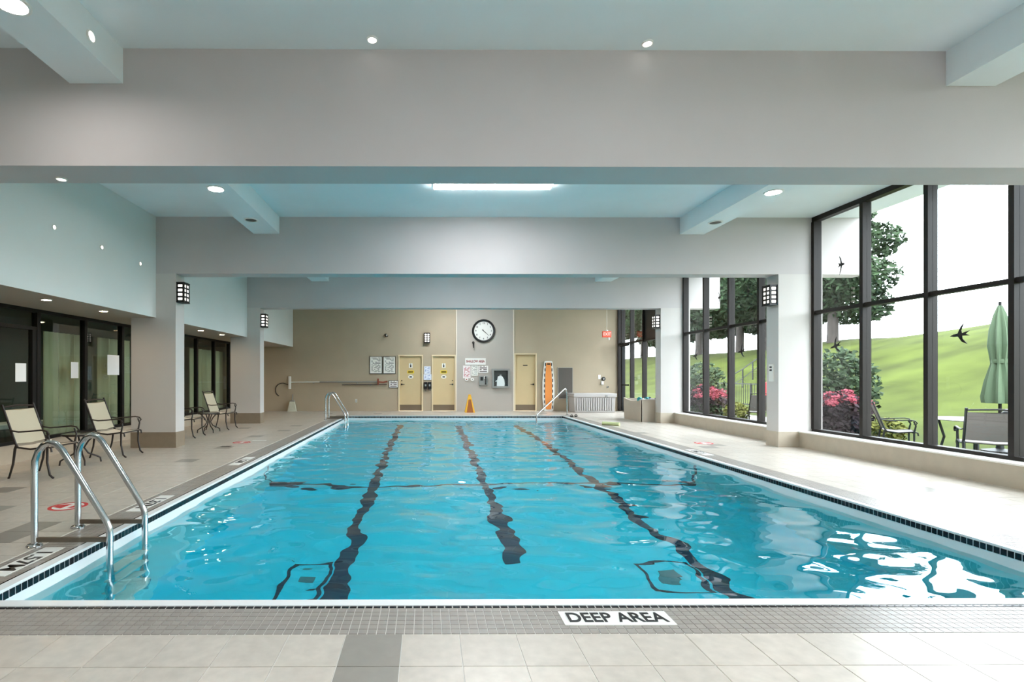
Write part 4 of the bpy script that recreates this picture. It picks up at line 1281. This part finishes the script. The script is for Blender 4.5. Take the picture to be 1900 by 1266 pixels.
tag(MB().box(8.2, 13.2, 15.6, 24.5, -0.4, -0.10).build('patio', M_PATIO), 'grey paved patio behind the flowering shrub', kind='structure')

def leaves(m, c, rad, n, size, shell=0.5, squash=None):
    for _ in range(n):
        while True:
            p = Vector((random.uniform(-1, 1), random.uniform(-1, 1), random.uniform(-1, 1)))
            if shell <= p.length <= 1.0: break
        q = Vector((c[0] + p.x * rad[0], c[1] + p.y * rad[1], c[2] + p.z * rad[2]))
        a = Vector((random.gauss(0, 1), random.gauss(0, 1), random.gauss(0, 0.7))).normalized()
        b = a.orthogonal().normalized()
        s = size * random.uniform(0.6, 1.3)
        b = (b + a.cross(b) * random.uniform(-1, 1)).normalized()
        m.quad(q - a * s, q + b * s * 0.55, q + a * s, q - b * s * 0.55)
def leafmesh(m, name, mt, parent):
    me = bpy.data.meshes.new(name)
    me.from_pydata(m.v, [], m.f)
    me.materials.append(mt)
    ob = bpy.data.objects.new(name, me)
    COL.objects.link(ob); ob.parent = parent
    return ob
def tree(x, y, h, rx, label, n=4200, trunk=0.28, low=0.30, size=0.26):
    z = gz(x, y)
    r = thing('tree', label, 'tree', (x, y, z), group='trees along the ridge')
    MB().tube([(0, 0, -0.3), (0.05, 0, h * 0.25), (-0.05, 0.05, h * 0.55), (0, 0, h * 0.8)], [trunk * 1.2, trunk, trunk * 0.7, trunk * 0.2], 9).build('trunk', M_BARK, r, True)
    bm_ = MB()
    blobs = []
    for k in range(9):
        a = k * 2.4
        zz = h * (low + (1 - low) * (0.15 + 0.75 * k / 8))
        rr = rx * (0.75 - 0.45 * abs(k / 8 - 0.35))
        blobs.append(((math.cos(a) * rx * 0.42, math.sin(a) * rx * 0.42, zz), (rr, rr, h * 0.13)))
        bm_.tube([(0, 0, zz - h * 0.1), (math.cos(a) * rx * 0.42, math.sin(a) * rx * 0.42, zz)], [trunk * 0.35, trunk * 0.1], 6)
    bm_.build('branches', M_BARK, r)
    lm_ = MB()
    for c, rad in blobs:
        leaves(lm_, c, rad, n // 9, size, 0.35)
    leafmesh(lm_, 'crown', M_LEAF, r)
tree(26.4, 33.0, 9.4, 3.4, 'leafy tree on the ridge standing alone against the white sky', 17000, low=0.12, size=0.19)
tree(25.0, 37.5, 14.0, 4.6, 'tall dark tree behind the flowering shrub, nearest of the row', 115000, low=0.10, size=0.34)
tree(26.5, 43.0, 15.0, 4.6, 'tall tree in the row seen through the farther window, second from the right', 115000, low=0.10, size=0.36)
tree(26.5, 49.5, 16.0, 4.8, 'tall tree in the row seen through the farther window, middle one', 115000, low=0.10, size=0.38)
tree(26.0, 56.5, 16.0, 5.0, 'tall tree in the row seen through the farther window, second from the left', 115000, low=0.10, size=0.4)
tree(27.5, 64.0, 17.0, 5.5, 'farthest tall tree in the row behind the patio railing', 115000, low=0.10, size=0.42)
tree(31.0, 73.0, 17.0, 6.0, 'distant tree at the far end of the ridge', 15000, low=0.10, size=0.45)

def shrub(x, y, h, rad, label, mt, n=1800, size=0.07, flowers=0, low_mat=None):
    z = gz(x, y)
    r = thing('flowering_shrub' if flowers else 'shrub', label, 'shrub', (x, y, z))
    for k in range(5):
        a = k * 1.3
        MB().tube([(0, 0, -0.05), (0.3 * rad * math.cos(a), 0.3 * rad * math.sin(a), h * 0.6)], [0.02, 0.008], 5).build('stem', M_BARK, r)
    m = MB()
    leaves(m, (0, 0, h * 0.52), (rad, rad, h * 0.5), n, size, 0.3)
    leafmesh(m, 'foliage', mt, r)
    if low_mat:
        m = MB()
        leaves(m, (0, 0, h * 0.3), (rad * 1.05, rad * 1.05, h * 0.32), n, size, 0.4)
        leafmesh(m, 'low_foliage', low_mat, r)
    if flowers:
        for k in range(flowers):
            a = random.uniform(0, 6.28); t = random.uniform(0.2, 0.95)
            c = (rad * t * math.cos(a), rad * t * math.sin(a), h * (0.98 - 0.25 * t * t) + random.uniform(-0.12, 0.02))
            m = MB()
            leaves(m, c, (0.13, 0.13, 0.09), 70, 0.045, 0.4)
            leafmesh(m, 'flower_head', M_PETAL, r)
shrub(9.55, 11.75, 1.15, 0.62, 'pink flowering shrub with dark leaves outside the large window', M_DARKLEAF, 1500, flowers=20, low_mat=M_DARKLEAF)
shrub(10.9, 13.4, 2.2, 0.85, 'tall green shrub behind the pink flowers, large window', M_LEAF2, 2600, 0.085)
shrub(9.75, 10.75, 0.62, 0.34, 'low yellow-green shrub beside the outdoor chair', M_LEAF3, 700, 0.06)
shrub(8.95, 16.3, 1.2, 0.6, 'pink flowering shrub seen through the farther window', M_DARKLEAF, 1500, flowers=20, low_mat=M_LEAF2)
shrub(10.1, 18.6, 2.0, 0.8, 'loose green shrub behind the pink flowers, farther window', M_LEAF2, 1600, 0.085)
shrub(9.3, 15.3, 0.7, 0.36, 'low yellow-green shrub beside the pink flowers, farther window', M_LEAF3, 700, 0.06)

# railing on the patio steps
r = thing('patio_railing', 'dark metal railing along the patio steps', 'railing', (13.4, 21.0, gz(13.4, 21.0)))
for k in range(7):
    y = -3.6 + k * 1.2
    MB().box(-0.025, 0.025, y - 0.025, y + 0.025, -0.3, 1.05).build('post', M_FRAMEB, r)
for z in (0.15, 1.0):
    MB().box(-0.02, 0.02, -3.6, 3.6, z, z + 0.04).build('rail', M_FRAMEB, r)
for k in range(48):
    y = -3.5 + k * 0.148
    MB().box(-0.008, 0.008, y - 0.008, y + 0.008, 0.19, 1.0).build('baluster', M_FRAMEB, r)
r = thing('stair_railing', 'dark metal handrail climbing the lawn behind the patio', 'railing', (15.5, 25.8, gz(15.5, 25.8)))
pts = []
for k in range(4):
    x, y = k * 1.3, k * 1.2
    dz = gz(15.5 + x, 25.8 + y) - gz(15.5, 25.8)
    MB().box(x - 0.025, x + 0.025, y - 0.025, y + 0.025, dz - 0.2, dz + 1.0).build('post', M_FRAMEB, r)
    pts.append((x, y, dz + 1.0))
MB().tube(pts, 0.03, 6).build('rail', M_FRAMEB, r)
MB().tube([(a, b, c - 0.5) for a, b, c in pts], 0.02, 6).build('rail', M_FRAMEB, r)

# outdoor furniture
zg = -0.12
oc = sling_chair('grey sling chair on the lawn outside the large window, side on', (9.35, 10.1, zg), -0.62, M_GREYSL, M_FRAMEB, M_GREYSL)
c2 = dup(oc, (9.2, 8.25, zg), math.radians(52), 'grey sling chair outside at the right edge, back towards the pool')
c2.scale = (1.1, 1.3, 1.0)
dup(oc, (9.75, 15.0, -0.10), math.radians(75), 'grey sling chair on the patio outside the farther window')
r = thing('patio_table', 'round patio table under the closed green parasol', 'table', (10.25, 9.45, zg))
MB().lathe([(0.0, 0.68), (0.6, 0.68), (0.62, 0.695), (0.6, 0.71), (0.0, 0.71)], axis='z', seg=32).build('table_top', M_GREYM, r, True)
for k in range(4):
    a = math.radians(45 + 90 * k)
    MB().tube([(0.5 * math.cos(a), 0.5 * math.sin(a), 0.68), (0.42 * math.cos(a), 0.42 * math.sin(a), 0.35), (0.5 * math.cos(a), 0.5 * math.sin(a), 0.0)], 0.02, 8).build('leg', M_FRAMEB, r)
r = thing('closed_parasol', 'closed green parasol standing by the right edge of the large window', 'parasol', (11.15, 9.85, zg))
MB().tube([(0, 0, 0), (0, 0, 2.95)], 0.025, 10).build('pole', M_FRAMEB, r)
N = 40
rings = []
for z, rad in ((0.98, 0.21), (1.1, 0.22), (1.4, 0.18), (1.75, 0.11), (1.82, 0.115), (2.1, 0.15), (2.4, 0.13), (2.7, 0.08), (2.88, 0.03)):
    rings.append([((rad + 0.22 * rad * math.cos(8 * t + z)) * math.cos(t), (rad + 0.22 * rad * math.cos(8 * t + z)) * math.sin(t), z) for t in (2 * math.pi * k / N for k in range(N))])
MB().loft(rings).build('canopy', M_GREENF, r, True)
MB().lathe([(0.12, 1.76), (0.125, 1.80), (0.12, 1.84)], axis='z', seg=20).build('tie', M_GREENF, r)
MB().lathe([(0.0, 0), (0.26, 0), (0.26, 0.06), (0.06, 0.10), (0.04, 0.3), (0.0, 0.3)], axis='z', seg=24).build('base', M_FRAMEB, r)
r = thing('lantern_jar', 'small dark jar on the patio table', 'jar', (10.62, 9.25, zg + 0.71))
MB().lathe([(0.0, 0), (0.075, 0), (0.085, 0.03), (0.085, 0.13), (0.06, 0.16), (0.0, 0.16)], axis='z', seg=18).build('body', M_BLACK, r, True)
MB().lathe([(0.0, 0.16), (0.05, 0.16), (0.05, 0.19), (0.0, 0.20)], axis='z', seg=16).build('lid', M_GREYM, r)
# red round sign outdoors
sx, sy = 12.4, 18.3
r = thing('round_sign', 'red round sign on a post partly hidden by the window column', 'sign', (sx, sy, gz(sx, sy)))
MB().tube([(0, 0, -0.1), (0, 0, 0.95)], 0.025, 8).build('post', M_GREYM, r)
MB().disc((0, -0.03, 0.95), 0.36, 'y', 0.03, 28).build('plate', M_RED, r)
# wicker storage seen past the toy bin
r = thing('lattice_trellis', 'brown lattice trellis outside behind the toy bin', 'trellis', (8.6, 17.4, -0.10))
for k in range(9):
    a = -0.8 + 0.2 * k
    MB().tube([(0, a, 0.1), (0, a + 0.5, 1.15)], 0.018, 6).build('slat', M_BARK, r)
    MB().tube([(0.03, a + 0.5, 0.1), (0.03, a, 1.15)], 0.018, 6).build('slat', M_BARK, r)
for z in (0.08, 1.15):
    MB().box(-0.03, 0.05, -0.85, 1.35, z, z + 0.05).build('rail', M_BARK, r)
